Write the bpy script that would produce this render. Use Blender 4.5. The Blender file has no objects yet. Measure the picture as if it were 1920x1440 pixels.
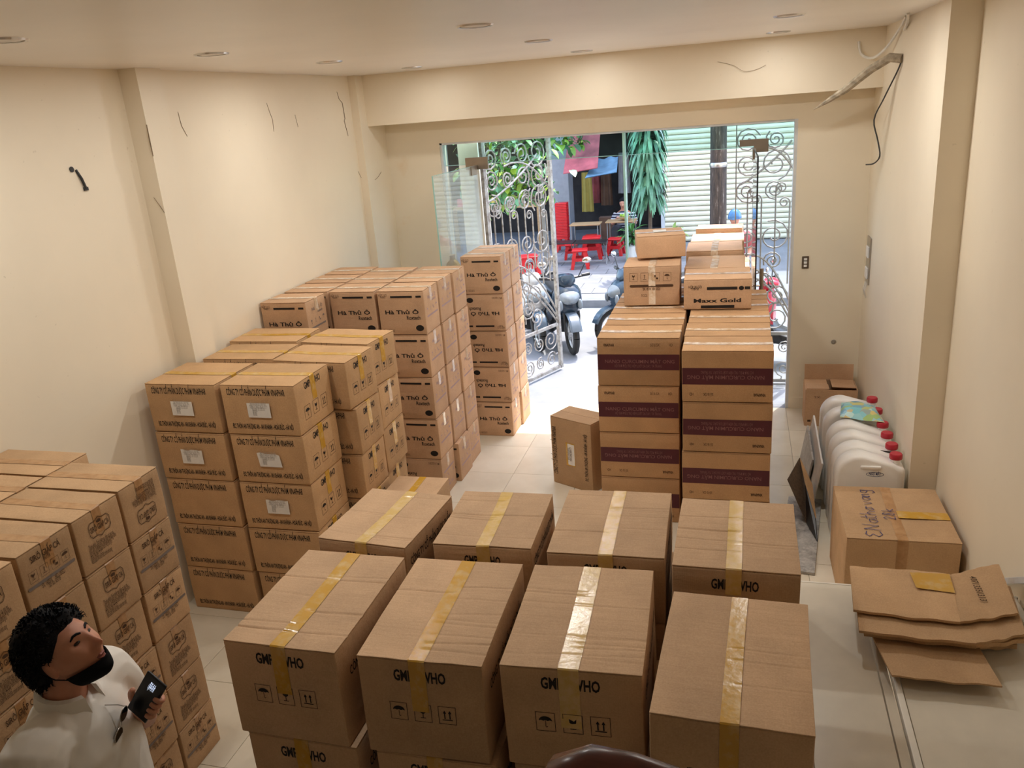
import bpy, bmesh, math, random
from math import sin, cos, pi, radians as RAD, sqrt
from mathutils import Vector as V, Matrix, noise, Euler

# ------------------------------------------------------------------ camera, sky, sun, exposure
SC = bpy.context.scene
COL = SC.collection
cam = bpy.data.cameras.new('camera'); camo = bpy.data.objects.new('camera', cam); COL.objects.link(camo)
SC.camera = camo
CAM_H = 3.1
def cam_axes(pitch, yaw, roll):
    fw = V((-sin(yaw)*cos(pitch), cos(yaw)*cos(pitch), -sin(pitch)))
    r0 = V((cos(yaw), sin(yaw), 0)); u0 = r0.cross(fw)
    return cos(roll)*r0+sin(roll)*u0, -sin(roll)*r0+cos(roll)*u0, fw
_r, _u, _f = cam_axes(RAD(18.674), RAD(16.311), RAD(-4.5404))
camo.matrix_world = Matrix(((_r.x, _u.x, -_f.x, 0), (_r.y, _u.y, -_f.y, 0), (_r.z, _u.z, -_f.z, CAM_H), (0, 0, 0, 1)))
cam.sensor_width = 36; cam.lens = 1528.86/1920*36; cam.clip_start = 0.05; cam.clip_end = 300

W = bpy.data.worlds.new('world'); SC.world = W; W.use_nodes = True
nt = W.node_tree; nt.nodes.clear()
sky = nt.nodes.new('ShaderNodeTexSky'); sky.sky_type = 'NISHITA'; sky.sun_disc = False
sky.sun_elevation = RAD(66); sky.sun_rotation = RAD(20); sky.dust_density = 2.0; sky.air_density = 1.0
bg = nt.nodes.new('ShaderNodeBackground'); bg.inputs['Strength'].default_value = 0.65
wo = nt.nodes.new('ShaderNodeOutputWorld')
nt.links.new(sky.outputs[0], bg.inputs[0]); nt.links.new(bg.outputs[0], wo.inputs[0])

def lamp(name, kind, loc, energy, color=(1, 1, 1), to=None, **kw):
    l = bpy.data.lights.new(name, kind); l.energy = energy; l.color = color
    for k, v in kw.items(): setattr(l, k, v)
    o = bpy.data.objects.new(name, l); COL.objects.link(o); o.location = loc
    if to is not None: o.rotation_euler = (V(to)-V(loc)).to_track_quat('-Z', 'Y').to_euler()
    return o
lamp('sun', 'SUN', (2, 12, 20), 3.9, (1, 0.95, 0.88), to=(2-0.18*20, 12-0.38*20, 0), angle=RAD(0.6))
# weak fill lamp added behind and above the camera, without a real source
lamp('rear_fill', 'AREA', (-1.2, -2.0, 3.42), 1.5, (1, 0.96, 0.90), to=(-1.2, -1.2, 0), shape='RECTANGLE', size=2.6, size_y=1.2)
SC.view_settings.view_transform = 'Standard'; SC.view_settings.look = 'None'
SC.view_settings.exposure = 0.76; SC.view_settings.gamma = 1.0
try: SC.view_settings.use_curve_mapping = False
except Exception: pass
try:
    SC.cycles.max_bounces = 12; SC.cycles.diffuse_bounces = 6; SC.cycles.glossy_bounces = 4
    SC.cycles.transparent_max_bounces = 12; SC.cycles.sample_clamp_indirect = 6.0
    SC.cycles.caustics_reflective = False; SC.cycles.caustics_refractive = False
    SC.cycles.use_denoising = True
except Exception: pass
RNG = random.Random(7)

# ------------------------------------------------------------------ materials
MATS = {}
def srgb(r, g, b):
    f = lambda c: (c/255/12.92) if c/255 <= 0.04045 else ((c/255+0.055)/1.055)**2.4
    return (f(r), f(g), f(b), 1)
class NB:
    def __init__(s, name):
        s.m = bpy.data.materials.new(name); s.m.use_nodes = True
        s.t = s.m.node_tree; s.t.nodes.clear()
        s.out = s.n('ShaderNodeOutputMaterial'); s.b = s.n('ShaderNodeBsdfPrincipled')
        s.l(s.b.outputs[0], s.out.inputs[0]); MATS[name] = s.m
    def n(s, k, **kw):
        x = s.t.nodes.new(k)
        for a, v in kw.items(): setattr(x, a, v)
        return x
    def l(s, a, b): s.t.links.new(a, b)
    def tex(s, kind='Object', scale=(1, 1, 1)):
        c = s.n('ShaderNodeTexCoord'); m = s.n('ShaderNodeMapping'); m.inputs['Scale'].default_value = scale
        s.l(c.outputs[kind], m.inputs[0]); return m.outputs[0]
    def noise(s, vec, scale, detail=4, rough=0.55):
        x = s.n('ShaderNodeTexNoise'); x.inputs['Scale'].default_value = scale
        x.inputs['Detail'].default_value = detail; x.inputs['Roughness'].default_value = rough
        s.l(vec, x.inputs['Vector']); return x.outputs['Fac']
    def ramp(s, fac, stops):
        r = s.n('ShaderNodeValToRGB'); e = r.color_ramp.elements
        e[0].position, e[0].color = stops[0]; e[1].position, e[1].color = stops[-1]
        for p, c in stops[1:-1]: q = e.new(p); q.color = c
        s.l(fac, r.inputs[0]); return r.outputs[0]
    def mix(s, fac, a, b, mode='MIX'):
        x = s.n('ShaderNodeMix', data_type='RGBA', blend_type=mode)
        for sock, v in ((x.inputs[0], fac), (x.inputs[6], a), (x.inputs[7], b)):
            if hasattr(v, 'is_linked'): s.l(v, sock)
            else: sock.default_value = v
        return x.outputs[2]
    def bump(s, h, strength=0.3, dist=0.002):
        x = s.n('ShaderNodeBump'); x.inputs['Strength'].default_value = strength; x.inputs['Distance'].default_value = dist
        s.l(h, x.inputs['Height']); s.l(x.outputs[0], s.b.inputs['Normal'])
    def set(s, **kw):
        for k, v in kw.items():
            i = s.b.inputs[k.replace('_', ' ')]
            if hasattr(v, 'is_linked'): s.l(v, i)
            else: i.default_value = v
        return s.m
def plain(name, col, rough=0.5, metal=0.0, spec=0.5, var=0.06, scale=8):
    b = NB(name); v = b.tex()
    lo = tuple(c*(1-var*2) for c in col[:3])+(1,); hi = tuple(min(1, c*(1+var)) for c in col[:3])+(1,)
    b.set(Base_Color=b.ramp(b.noise(v, scale), [(0.3, lo), (0.7, hi)]), Roughness=rough, Metallic=metal)
    b.b.inputs['Specular IOR Level'].default_value = spec
    return b.m

def cardboard(name, col, dark=0.84, crease=0.35):
    b = NB(name); v = b.tex()
    info = b.n('ShaderNodeObjectInfo')
    add = b.n('ShaderNodeVectorMath', operation='MULTIPLY_ADD'); add.inputs[1].default_value = (1, 1, 1)
    b.l(v, add.inputs[0]); rv = b.n('ShaderNodeCombineXYZ')
    mm = b.n('ShaderNodeMath', operation='MULTIPLY'); mm.inputs[1].default_value = 30; b.l(info.outputs['Random'], mm.inputs[0])
    b.l(mm.outputs[0], rv.inputs[0]); b.l(mm.outputs[0], rv.inputs[2]); b.l(rv.outputs[0], add.inputs[2])
    p = add.outputs[0]
    lo = tuple(c*dark for c in col[:3])+(1,)
    c1 = b.ramp(b.noise(p, 5.0, 6), [(0.32, lo), (0.66, col)])
    fib = b.noise(p, 160, 2); c2 = b.mix(0.10, c1, b.ramp(fib, [(0.35, (0.18, 0.10, 0.05, 1)), (0.7, (0.8, 0.6, 0.4, 1))]))
    hue = b.n('ShaderNodeHueSaturation'); b.l(c2, hue.inputs['Color'])
    mr = b.n('ShaderNodeMapRange'); mr.inputs['To Min'].default_value = 0.88; mr.inputs['To Max'].default_value = 1.10
    b.l(info.outputs['Random'], mr.inputs[0]); b.l(mr.outputs[0], hue.inputs['Value'])
    wv = b.n('ShaderNodeTexWave', wave_type='BANDS', bands_direction='X'); wv.inputs['Scale'].default_value = 40; wv.inputs['Distortion'].default_value = 0.6
    b.l(p, wv.inputs['Vector'])
    st = b.n('ShaderNodeMapping'); st.inputs['Scale'].default_value = (2.0, 14, 14); b.l(p, st.inputs[0])
    cr = b.noise(st.outputs[0], 1.4, 5, 0.6)
    ma = b.n('ShaderNodeMath', operation='MULTIPLY_ADD'); b.l(cr, ma.inputs[0]); ma.inputs[1].default_value = crease*6
    mb = b.n('ShaderNodeMath', operation='MULTIPLY'); mb.inputs[1].default_value = 0.08; b.l(wv.outputs['Fac'], mb.inputs[0]); b.l(mb.outputs[0], ma.inputs[2])
    b.bump(ma.outputs[0], 0.35, 0.003)
    b.set(Base_Color=hue.outputs[0], Roughness=0.78); b.b.inputs['Specular IOR Level'].default_value = 0.25
    return b.m
cardboard('card_tan', srgb(199, 163, 124))
cardboard('card_gold', srgb(199, 160, 117))
cardboard('card_pale', srgb(208, 170, 136))
cardboard('card_big', srgb(202, 168, 134), crease=0.7)
cardboard('card_red', srgb(194, 153, 112))

def tape(name, col, under, cover=0.5, rough=0.22):
    b = NB(name); v = b.tex(scale=(1, 1, 1)); n = b.noise(v, 18, 5, 0.65)
    b.set(Base_Color=b.mix(b.ramp(n, [(cover-0.1, (0, 0, 0, 1)), (cover+0.1, (1, 1, 1, 1))]), under, col), Roughness=rough)
    b.bump(b.noise(v, 35, 4), 0.25, 0.004); b.b.inputs['Specular IOR Level'].default_value = 0.6
    return b.m
tape('tape_yellow', srgb(196, 150, 52), srgb(206, 172, 110), 0.42)
tape('tape_pale', srgb(206, 172, 96), srgb(214, 184, 132), 0.5)
tape('tape_brown', srgb(166, 122, 76), srgb(184, 142, 98), 0.5, 0.3)
tape('tape_clear', srgb(228, 214, 196), srgb(204, 174, 140), 0.5, 0.14)
plain('ink_black', (0.022, 0.018, 0.016, 1), 0.7, spec=0.2)
plain('ink_brown', (0.085, 0.045, 0.025, 1), 0.75, spec=0.2)
plain('ink_blue', (0.06, 0.07, 0.2, 1), 0.7, spec=0.2)
plain('ink_grey', (0.22, 0.18, 0.16, 1), 0.75, spec=0.2)
plain('ink_mauve', (0.40, 0.29, 0.30, 1), 0.75, spec=0.2)
plain('band_maroon', (0.085, 0.012, 0.022, 1), 0.6)
plain('ink_faint', (0.46, 0.43, 0.40, 1), 0.75, spec=0.2)
plain('ink_pink', (0.24, 0.10, 0.10, 1), 0.65)
plain('paper_white', (0.80, 0.78, 0.74, 1), 0.7)

def wallpaint(name, col, stain=None, gloss=0.45):
    b = NB(name); v = b.tex()
    lo = tuple(c*0.93 for c in col[:3])+(1,)
    c = b.ramp(b.noise(v, 0.9, 5), [(0.35, lo), (0.65, col)])
    if stain: c = b.mix(b.ramp(b.noise(v, 1.6, 6, 0.6), [(0.62, (0, 0, 0, 1)), (0.8, (0.55, 0.55, 0.55, 1))]), c, stain)
    sp = b.noise(v, 26, 3, 0.5)
    c = b.mix(b.ramp(sp, [(0.73, (0, 0, 0, 1)), (0.78, (0.35, 0.35, 0.35, 1))]), c, (0.45, 0.38, 0.28, 1))
    b.bump(b.noise(v, 60, 3), 0.05, 0.002)
    return b.set(Base_Color=c, Roughness=gloss)
wallpaint('wall_cream', srgb(237, 226, 205))
wallpaint('wall_stained', srgb(237, 227, 206), stain=srgb(214, 176, 118))
wallpaint('ceiling_white', srgb(238, 234, 228), gloss=0.35)
wallpaint('facade_cream', srgb(222, 216, 194))
def tilemat():
    b = NB('floor_tile'); v = b.tex('Object'); info = b.n('ShaderNodeObjectInfo')
    c = b.ramp(b.noise(v, 3, 5), [(0.3, srgb(214, 204, 184)), (0.7, srgb(226, 218, 200))])
    h = b.n('ShaderNodeHueSaturation'); b.l(c, h.inputs['Color'])
    mr = b.n('ShaderNodeMapRange'); mr.inputs['To Min'].default_value = 0.94; mr.inputs['To Max'].default_value = 1.04
    b.l(info.outputs['Random'], mr.inputs[0]); b.l(mr.outputs[0], h.inputs['Value'])
    rr = b.ramp(b.noise(v, 5, 5), [(0.3, (0.10, 0.10, 0.10, 1)), (0.75, (0.26, 0.26, 0.26, 1))])
    b.set(Base_Color=h.outputs[0], Roughness=rr)
tilemat()
plain('grout', (0.42, 0.37, 0.30, 1), 0.85)
def glassmat(name, tint, haze=0.0):
    b = NB(name); b.t.nodes.remove(b.b)
    tr = b.n('ShaderNodeBsdfTransparent'); tr.inputs[0].default_value = tint
    gl = b.n('ShaderNodeBsdfGlossy'); gl.inputs['Roughness'].default_value = 0.02
    fr = b.n('ShaderNodeFresnel'); ge = b.n('ShaderNodeNewGeometry'); io = b.n('ShaderNodeMapRange'); io.inputs['To Min'].default_value = 1.5; io.inputs['To Max'].default_value = 1/1.5
    b.l(ge.outputs['Backfacing'], io.inputs[0]); b.l(io.outputs[0], fr.inputs[0])
    mx = b.n('ShaderNodeMixShader'); b.l(fr.outputs[0], mx.inputs[0]); b.l(tr.outputs[0], mx.inputs[1]); b.l(gl.outputs[0], mx.inputs[2])
    o_ = mx.outputs[0]
    if haze:
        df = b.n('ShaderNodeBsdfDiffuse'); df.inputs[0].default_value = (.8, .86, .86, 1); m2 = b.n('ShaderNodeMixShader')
        b.l(b.ramp(b.noise(b.tex(), 3, 5), [(.3, (haze*.5,)*3+(1,)), (.7, (haze*1.4,)*3+(1,))]), m2.inputs[0]); b.l(o_, m2.inputs[1]); b.l(df.outputs[0], m2.inputs[2]); o_ = m2.outputs[0]
    b.l(o_, b.out.inputs[0]); return b.m
glassmat('glass_hazed', (0.92, 0.97, 0.965, 1), 0.20)  # whitish haze painted into the pane by mixing in pale diffuse
glassmat('glass_clear', (0.965, 0.985, 0.98, 1))
glassmat('glass_green', (0.80, 0.93, 0.90, 1))
plain('glass_edge', (0.35, 0.62, 0.58, 1), 0.15)
plain('steel', (0.55, 0.53, 0.50, 1), 0.28, 1.0)
plain('steel_brown', (0.33, 0.27, 0.21, 1), 0.35, 0.8)
plain('aluminium', (0.72, 0.76, 0.80, 1), 0.4, 0.3)
def ironmat():
    b = NB('gate_iron'); v = b.tex(); n = b.noise(v, 14, 6, 0.7)
    c = b.ramp(n, [(0.35, (0.20, 0.165, 0.14, 1)), (0.55, (0.42, 0.40, 0.37, 1)), (0.75, (0.56, 0.54, 0.50, 1))])
    b.set(Base_Color=c, Roughness=0.5, Metallic=0.35)
ironmat()
plain('iron_dark', (0.25, 0.25, 0.25, 1), 0.45, 0.4)
plain('black_plastic', (0.014, 0.014, 0.016, 1), 0.35)
plain('rubber', (0.018, 0.018, 0.018, 1), 0.8)
plain('red_plastic', (0.62, 0.015, 0.02, 1), 0.35)
plain('red_cap', (0.42, 0.012, 0.03, 1), 0.4)
plain('white_plastic', (0.88, 0.87, 0.85, 1), 0.3, var=0.02)
plain('laminate', srgb(212, 205, 190), 0.32, var=0.03)
plain('laminate_edge', srgb(226, 222, 212), 0.35, var=0.02)
def wood(name, a, c, scale=6, rough=0.25):
    b = NB(name); v = b.tex(scale=(1, 12, 12))
    b.set(Base_Color=b.ramp(b.noise(v, scale, 6, 0.6), [(0.3, a), (0.7, c)]), Roughness=rough)
wood('wood_red', (0.085, 0.026, 0.022, 1), (0.15, 0.045, 0.036, 1))
wood('wood_tan', (0.34, 0.20, 0.09, 1), (0.55, 0.36, 0.18, 1), 5, 0.5)
wood('wood_dark', (0.06, 0.04, 0.025, 1), (0.14, 0.09, 0.055, 1), 5, 0.6)
def marble():
    b = NB('granite'); v = b.tex()
    n = b.noise(v, 24, 8, 0.7); m = b.noise(v, 5, 6, 0.65)
    c = b.mix(b.ramp(m, [(0.35, (0, 0, 0, 1)), (0.7, (1, 1, 1, 1))]), b.ramp(n, [(0.35, (0.16, 0.15, 0.14, 1)), (0.65, (0.50, 0.48, 0.45, 1))]), b.ramp(n, [(0.3, (0.30, 0.29, 0.27, 1)), (0.7, (0.62, 0.60, 0.56, 1))]))
    b.set(Base_Color=c, Roughness=0.3)
marble()
plain('concrete_road', (0.22, 0.23, 0.25, 1), 0.85, var=0.1, scale=2)
plain('paver_grey', (0.24, 0.24, 0.25, 1), 0.8, var=0.12, scale=3)
plain('granite_step', (0.24, 0.255, 0.29, 1), 0.4)
plain('leaf_green', (0.09, 0.28, 0.06, 1), 0.5, var=0.4, scale=3)
plain('leaf_blue', (0.14, 0.34, 0.20, 1), 0.45, var=0.4, scale=3)
plain('leaf_lime', (0.28, 0.45, 0.05, 1), 0.5, var=0.3, scale=3)
plain('wall_grey', (0.30, 0.31, 0.34, 1), 0.8)
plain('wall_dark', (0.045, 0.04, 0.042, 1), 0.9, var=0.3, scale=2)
plain('wall_brown', (0.16, 0.09, 0.06, 1), 0.9, var=0.3, scale=2)
plain('canvas_red', (0.40, 0.09, 0.10, 1), 0.8, var=0.25, scale=3)
plain('canvas_blue', (0.16, 0.30, 0.42, 1), 0.7, var=0.2, scale=3)
plain('cloth_yellow', (0.55, 0.42, 0.10, 1), 0.8)
plain('paint_blueblack', (0.022, 0.04, 0.065, 1), 0.16)
plain('paint_steelblue', (0.05, 0.085, 0.13, 1), 0.2)
plain('paint_slate', (0.10, 0.13, 0.17, 1), 0.25)
plain('paint_red', (0.55, 0.02, 0.05, 1), 0.2)
plain('paint_silver', (0.62, 0.64, 0.66, 1), 0.25, 0.4)
plain('headlamp', (0.22, 0.26, 0.30, 1), 0.08)
plain('chrome', (0.7, 0.7, 0.7, 1), 0.1, 1.0)
plain('shirt_white', (0.80, 0.77, 0.72, 1), 0.85, var=0.03, scale=4)
plain('trouser_grey', (0.06, 0.06, 0.07, 1), 0.85)
def skinmat():
    b = NB('skin'); v = b.tex()
    b.set(Base_Color=b.ramp(b.noise(v, 9, 5), [(0.3, (0.47, 0.20, 0.125, 1)), (0.7, (0.62, 0.31, 0.21, 1))]), Roughness=0.5)
    b.b.inputs['Subsurface Weight'].default_value = 0.06
    b.bump(b.noise(v, 160, 3), 0.12, 0.001)
skinmat()
plain('hair_black', (0.006, 0.006, 0.008, 1), 0.62, spec=0.18)
plain('mask_black', (0.006, 0.006, 0.007, 1), 0.9, spec=0.15)
plain('lip', (0.32, 0.10, 0.08, 1), 0.5)
plain('eye_dark', (0.02, 0.012, 0.01, 1), 0.2)
plain('screen_black', (0.006, 0.006, 0.009, 1), 0.32)
plain('lens_dark', (0.01, 0.01, 0.012, 1), 0.08)
b = NB('screen_glow'); b.set(Base_Color=(0.6, 0.7, 0.9, 1)); b.b.inputs['Emission Color'].default_value = (0.7, 0.8, 1, 1); b.b.inputs['Emission Strength'].default_value = 0.6
plain('clay_amber', (0.42, 0.25, 0.05, 1), 0.25)
plain('stain_brown', (0.20, 0.14, 0.08, 1), 0.9)
plain('cable_black', (0.03, 0.03, 0.03, 1), 0.6)
plain('cable_white', (0.72, 0.70, 0.64, 1), 0.5)
plain('plaster', (0.40, 0.34, 0.25, 1), 0.95, var=0.25, scale=20)
plain('helmet_blue', (0.05, 0.16, 0.36, 1), 0.15)
plain('cyan_bag', (0.08, 0.55, 0.5, 1), 0.5)
def shutter():
    b = NB('shutter_cream'); v = b.tex()
    b.set(Base_Color=b.ramp(b.noise(v, 2.5, 5), [(0.3, srgb(226, 219, 190)), (0.7, srgb(240, 234, 210))]), Roughness=0.55)
shutter()
def barkpole():
    b = NB('pole_dark'); v = b.tex(scale=(8, 8, 1))
    b.set(Base_Color=b.ramp(b.noise(v, 3, 6, 0.7), [(0.35, (0.02, 0.016, 0.014, 1)), (0.58, (0.09, 0.06, 0.045, 1)), (0.72, (0.42, 0.38, 0.34, 1))]), Roughness=0.7)
barkpole()
def colourpack():
    b = NB('pack_print'); v = b.tex(scale=(9, 9, 9))
    vo = b.n('ShaderNodeTexVoronoi'); vo.inputs['Scale'].default_value = 2.2; b.l(v, vo.inputs['Vector'])
    h = b.n('ShaderNodeSeparateColor'); b.l(vo.outputs['Color'], h.inputs[0])
    c = b.ramp(h.outputs[0], [(0.15, srgb(120, 190, 200)), (0.35, srgb(190, 220, 215)), (0.55, srgb(70, 150, 185)), (0.75, srgb(215, 190, 120)), (0.9, srgb(160, 190, 120))])
    b.set(Base_Color=c, Roughness=0.3)
colourpack()
# ------------------------------------------------------------------ geometry helpers
class MB:
    """collects shapes into one mesh"""
    def __init__(s): s.v = []; s.f = []
    def add(s, vs, fs, M=None):
        o = len(s.v)
        s.v += [tuple(M @ V(p)) if M else tuple(p) for p in vs]
        s.f += [tuple(i+o for i in f) for f in fs]; return s
    def box(s, c, size, rot=None, bev=0.0):
        x, y, z = (a/2 for a in size)
        M = Matrix.Translation(V(c)) @ (rot.to_matrix().to_4x4() if rot is not None else Matrix())
        if bev <= 0:
            vs = [(-x,-y,-z),(x,-y,-z),(x,y,-z),(-x,y,-z),(-x,-y,z),(x,-y,z),(x,y,z),(-x,y,z)]
            return s.add(vs, [(3,2,1,0),(4,5,6,7),(0,1,5,4),(1,2,6,5),(2,3,7,6),(3,0,4,7)], M)
        g = grid_box(2*x, 2*y, 2*z, 1, 1, 1, min(bev, x*.95, y*.95, z*.95))
        return s.add([(p[0], p[1], p[2]-z) for p in g[0]], g[1], M)
    def tube(s, path, r, n=6, caps=True, r2=None):
        path = [V(p) for p in path]; k = len(path)
        if k < 2: return s
        rs = r if isinstance(r, (list, tuple)) else [r+(0 if r2 is None else (r2-r)*i/(k-1)) for i in range(k)]
        up = None; vs = []; 
        for i, p in enumerate(path):
            t = (path[min(i+1, k-1)]-path[max(i-1, 0)])
            t = t.normalized() if t.length > 1e-9 else V((0, 0, 1))
            if up is None: up = V((0, 0, 1)) if abs(t.z) < 0.9 else V((1, 0, 0))
            a = t.cross(up); a = a.normalized() if a.length > 1e-6 else t.orthogonal().normalized()
            b_ = a.cross(t); up = b_
            vs += [p+rs[i]*(cos(2*pi*j/n)*a+sin(2*pi*j/n)*b_) for j in range(n)]
        fs = [(i*n+j, i*n+(j+1) % n, (i+1)*n+(j+1) % n, (i+1)*n+j) for i in range(k-1) for j in range(n)]
        if caps: fs += [tuple(range(n))[::-1], tuple((k-1)*n+j for j in range(n))]
        return s.add(vs, fs)
    def lathe(s, prof, n=16, M=None):
        k = len(prof); vs = [(r*cos(2*pi*j/n), r*sin(2*pi*j/n), z) for r, z in prof for j in range(n)]
        fs = [(i*n+j, i*n+(j+1) % n, (i+1)*n+(j+1) % n, (i+1)*n+j) for i in range(k-1) for j in range(n)]
        fs += [tuple(range(n))[::-1], tuple((k-1)*n+j for j in range(n))]
        return s.add(vs, fs, M)
    def ball(s, c, r, n=10, m=7):
        r = r if isinstance(r, (tuple, list)) else (r, r, r)
        vs = [(c[0], c[1], c[2]-r[2])]
        for i in range(1, m):
            t = -pi/2+pi*i/m
            vs += [(c[0]+r[0]*cos(t)*cos(2*pi*j/n), c[1]+r[1]*cos(t)*sin(2*pi*j/n), c[2]+r[2]*sin(t)) for j in range(n)]
        vs.append((c[0], c[1], c[2]+r[2])); T = len(vs)-1
        fs = [(0, 1+(j+1) % n, 1+j) for j in range(n)]
        fs += [(1+i*n+j, 1+i*n+(j+1) % n, 1+(i+1)*n+(j+1) % n, 1+(i+1)*n+j) for i in range(m-2) for j in range(n)]
        fs += [(T, 1+(m-2)*n+j, 1+(m-2)*n+(j+1) % n) for j in range(n)]
        return s.add(vs, fs)
    def prism(s, poly, h, M=None):
        """2-D polygon in x,y given thickness h in z"""
        n = len(poly); vs = [(x, y, 0) for x, y in poly]+[(x, y, h) for x, y in poly]
        fs = [tuple(range(n))[::-1], tuple(range(n, 2*n))]+[(i, (i+1) % n, n+(i+1) % n, n+i) for i in range(n)]
        return s.add(vs, fs, M)
    def mesh(s, name, mat, smooth=False, warp=None):
        me = bpy.data.meshes.new(name)
        vs = [tuple(warp(V(p))) for p in s.v] if warp else s.v
        me.from_pydata(vs, [], s.f); me.validate(); me.update()
        if mat: me.materials.append(MATS[mat])
        if smooth:
            me.polygons.foreach_set('use_smooth', [True]*len(me.polygons))
            try: me.set_sharp_from_angle(angle=RAD(40))
            except Exception: pass
        return me
    def build(s, name, mat, parent=None, smooth=False, loc=None, rot=None):
        return obj(name, s.mesh(name, mat, smooth), parent, loc, rot)

def grid_box(w, d, h, nx, ny, nz, r):
    """box with rounded edges, base at z=0, each face a grid of nx/ny/nz cells"""
    def ax(L, n): return [-L/2, -L/2+r*0.3]+[-L/2+r+(L-2*r)*i/n for i in range(n+1)]+[L/2-r*0.3, L/2]
    X, Y, Z = ax(w, nx), ax(d, ny), [z+h/2 for z in ax(h, nz)]
    idx = {}; vs = []
    def vert(x, y, z):
        k = (round(x, 6), round(y, 6), round(z, 6))
        if k not in idx:
            q = V((max(-w/2+r, min(w/2-r, x)), max(-d/2+r, min(d/2-r, y)), max(r, min(h-r, z))))
            p = V((x, y, z)); e = p-q
            # keep flat faces flat, round where two or three axes leave the core
            c = sum(1 for a in e if abs(a) > 1e-9)
            if c >= 2: p = q+e.normalized()*r if max(abs(a) for a in e) >= r*0.99 else q+e
            idx[k] = len(vs); vs.append(tuple(p))
        return idx[k]
    fs = []
    def sheet(A, B, f, flip):
        for i in range(len(A)-1):
            for j in range(len(B)-1):
                q = [f(A[i], B[j]), f(A[i+1], B[j]), f(A[i+1], B[j+1]), f(A[i], B[j+1])]
                fs.append(tuple(q[::-1] if flip else q))
    sheet(X, Y, lambda a, b_: vert(a, b_, h), False); sheet(X, Y, lambda a, b_: vert(a, b_, 0), True)
    sheet(X, Z, lambda a, b_: vert(a, -d/2, b_), False); sheet(X, Z, lambda a, b_: vert(a, d/2, b_), True)
    sheet(Y, Z, lambda a, b_: vert(w/2, a, b_), False); sheet(Y, Z, lambda a, b_: vert(-w/2, a, b_), True)
    return vs, fs

def obj(name, data, parent=None, loc=None, rot=None):
    o = bpy.data.objects.new(name, data); COL.objects.link(o)
    if parent is not None: o.parent = parent
    if loc is not None: o.location = loc
    if rot is not None: o.rotation_euler = rot
    return o
def tag(o, label=None, cat=None, group=None, kind=None):
    if label: o['label'] = label
    if cat: o['category'] = cat
    if group: o['group'] = group
    if kind: o['kind'] = kind
    return o
def thing(name, label, cat, loc=(0, 0, 0), rz=0, group=None):
    o = obj(name, None, None, loc, (0, 0, rz)); o.empty_display_size = 0.1
    return tag(o, label, cat, group)
def struct(name, mb, mat, parent=None, smooth=False):
    o = mb.build(name, mat, parent, smooth)
    if parent is None: o['kind'] = 'structure'
    return o
def kids(o): return [c for c in bpy.data.objects if c.parent == o]
def copy_tree(o, parent=None):
    c = o.copy(); COL.objects.link(c)
    if parent is not None: c.parent = parent
    for k in kids(o): copy_tree(k, c)
    return c
ORD = ['bottom', 'second', 'third', 'fourth', 'fifth', 'sixth', 'seventh', 'eighth']

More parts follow.
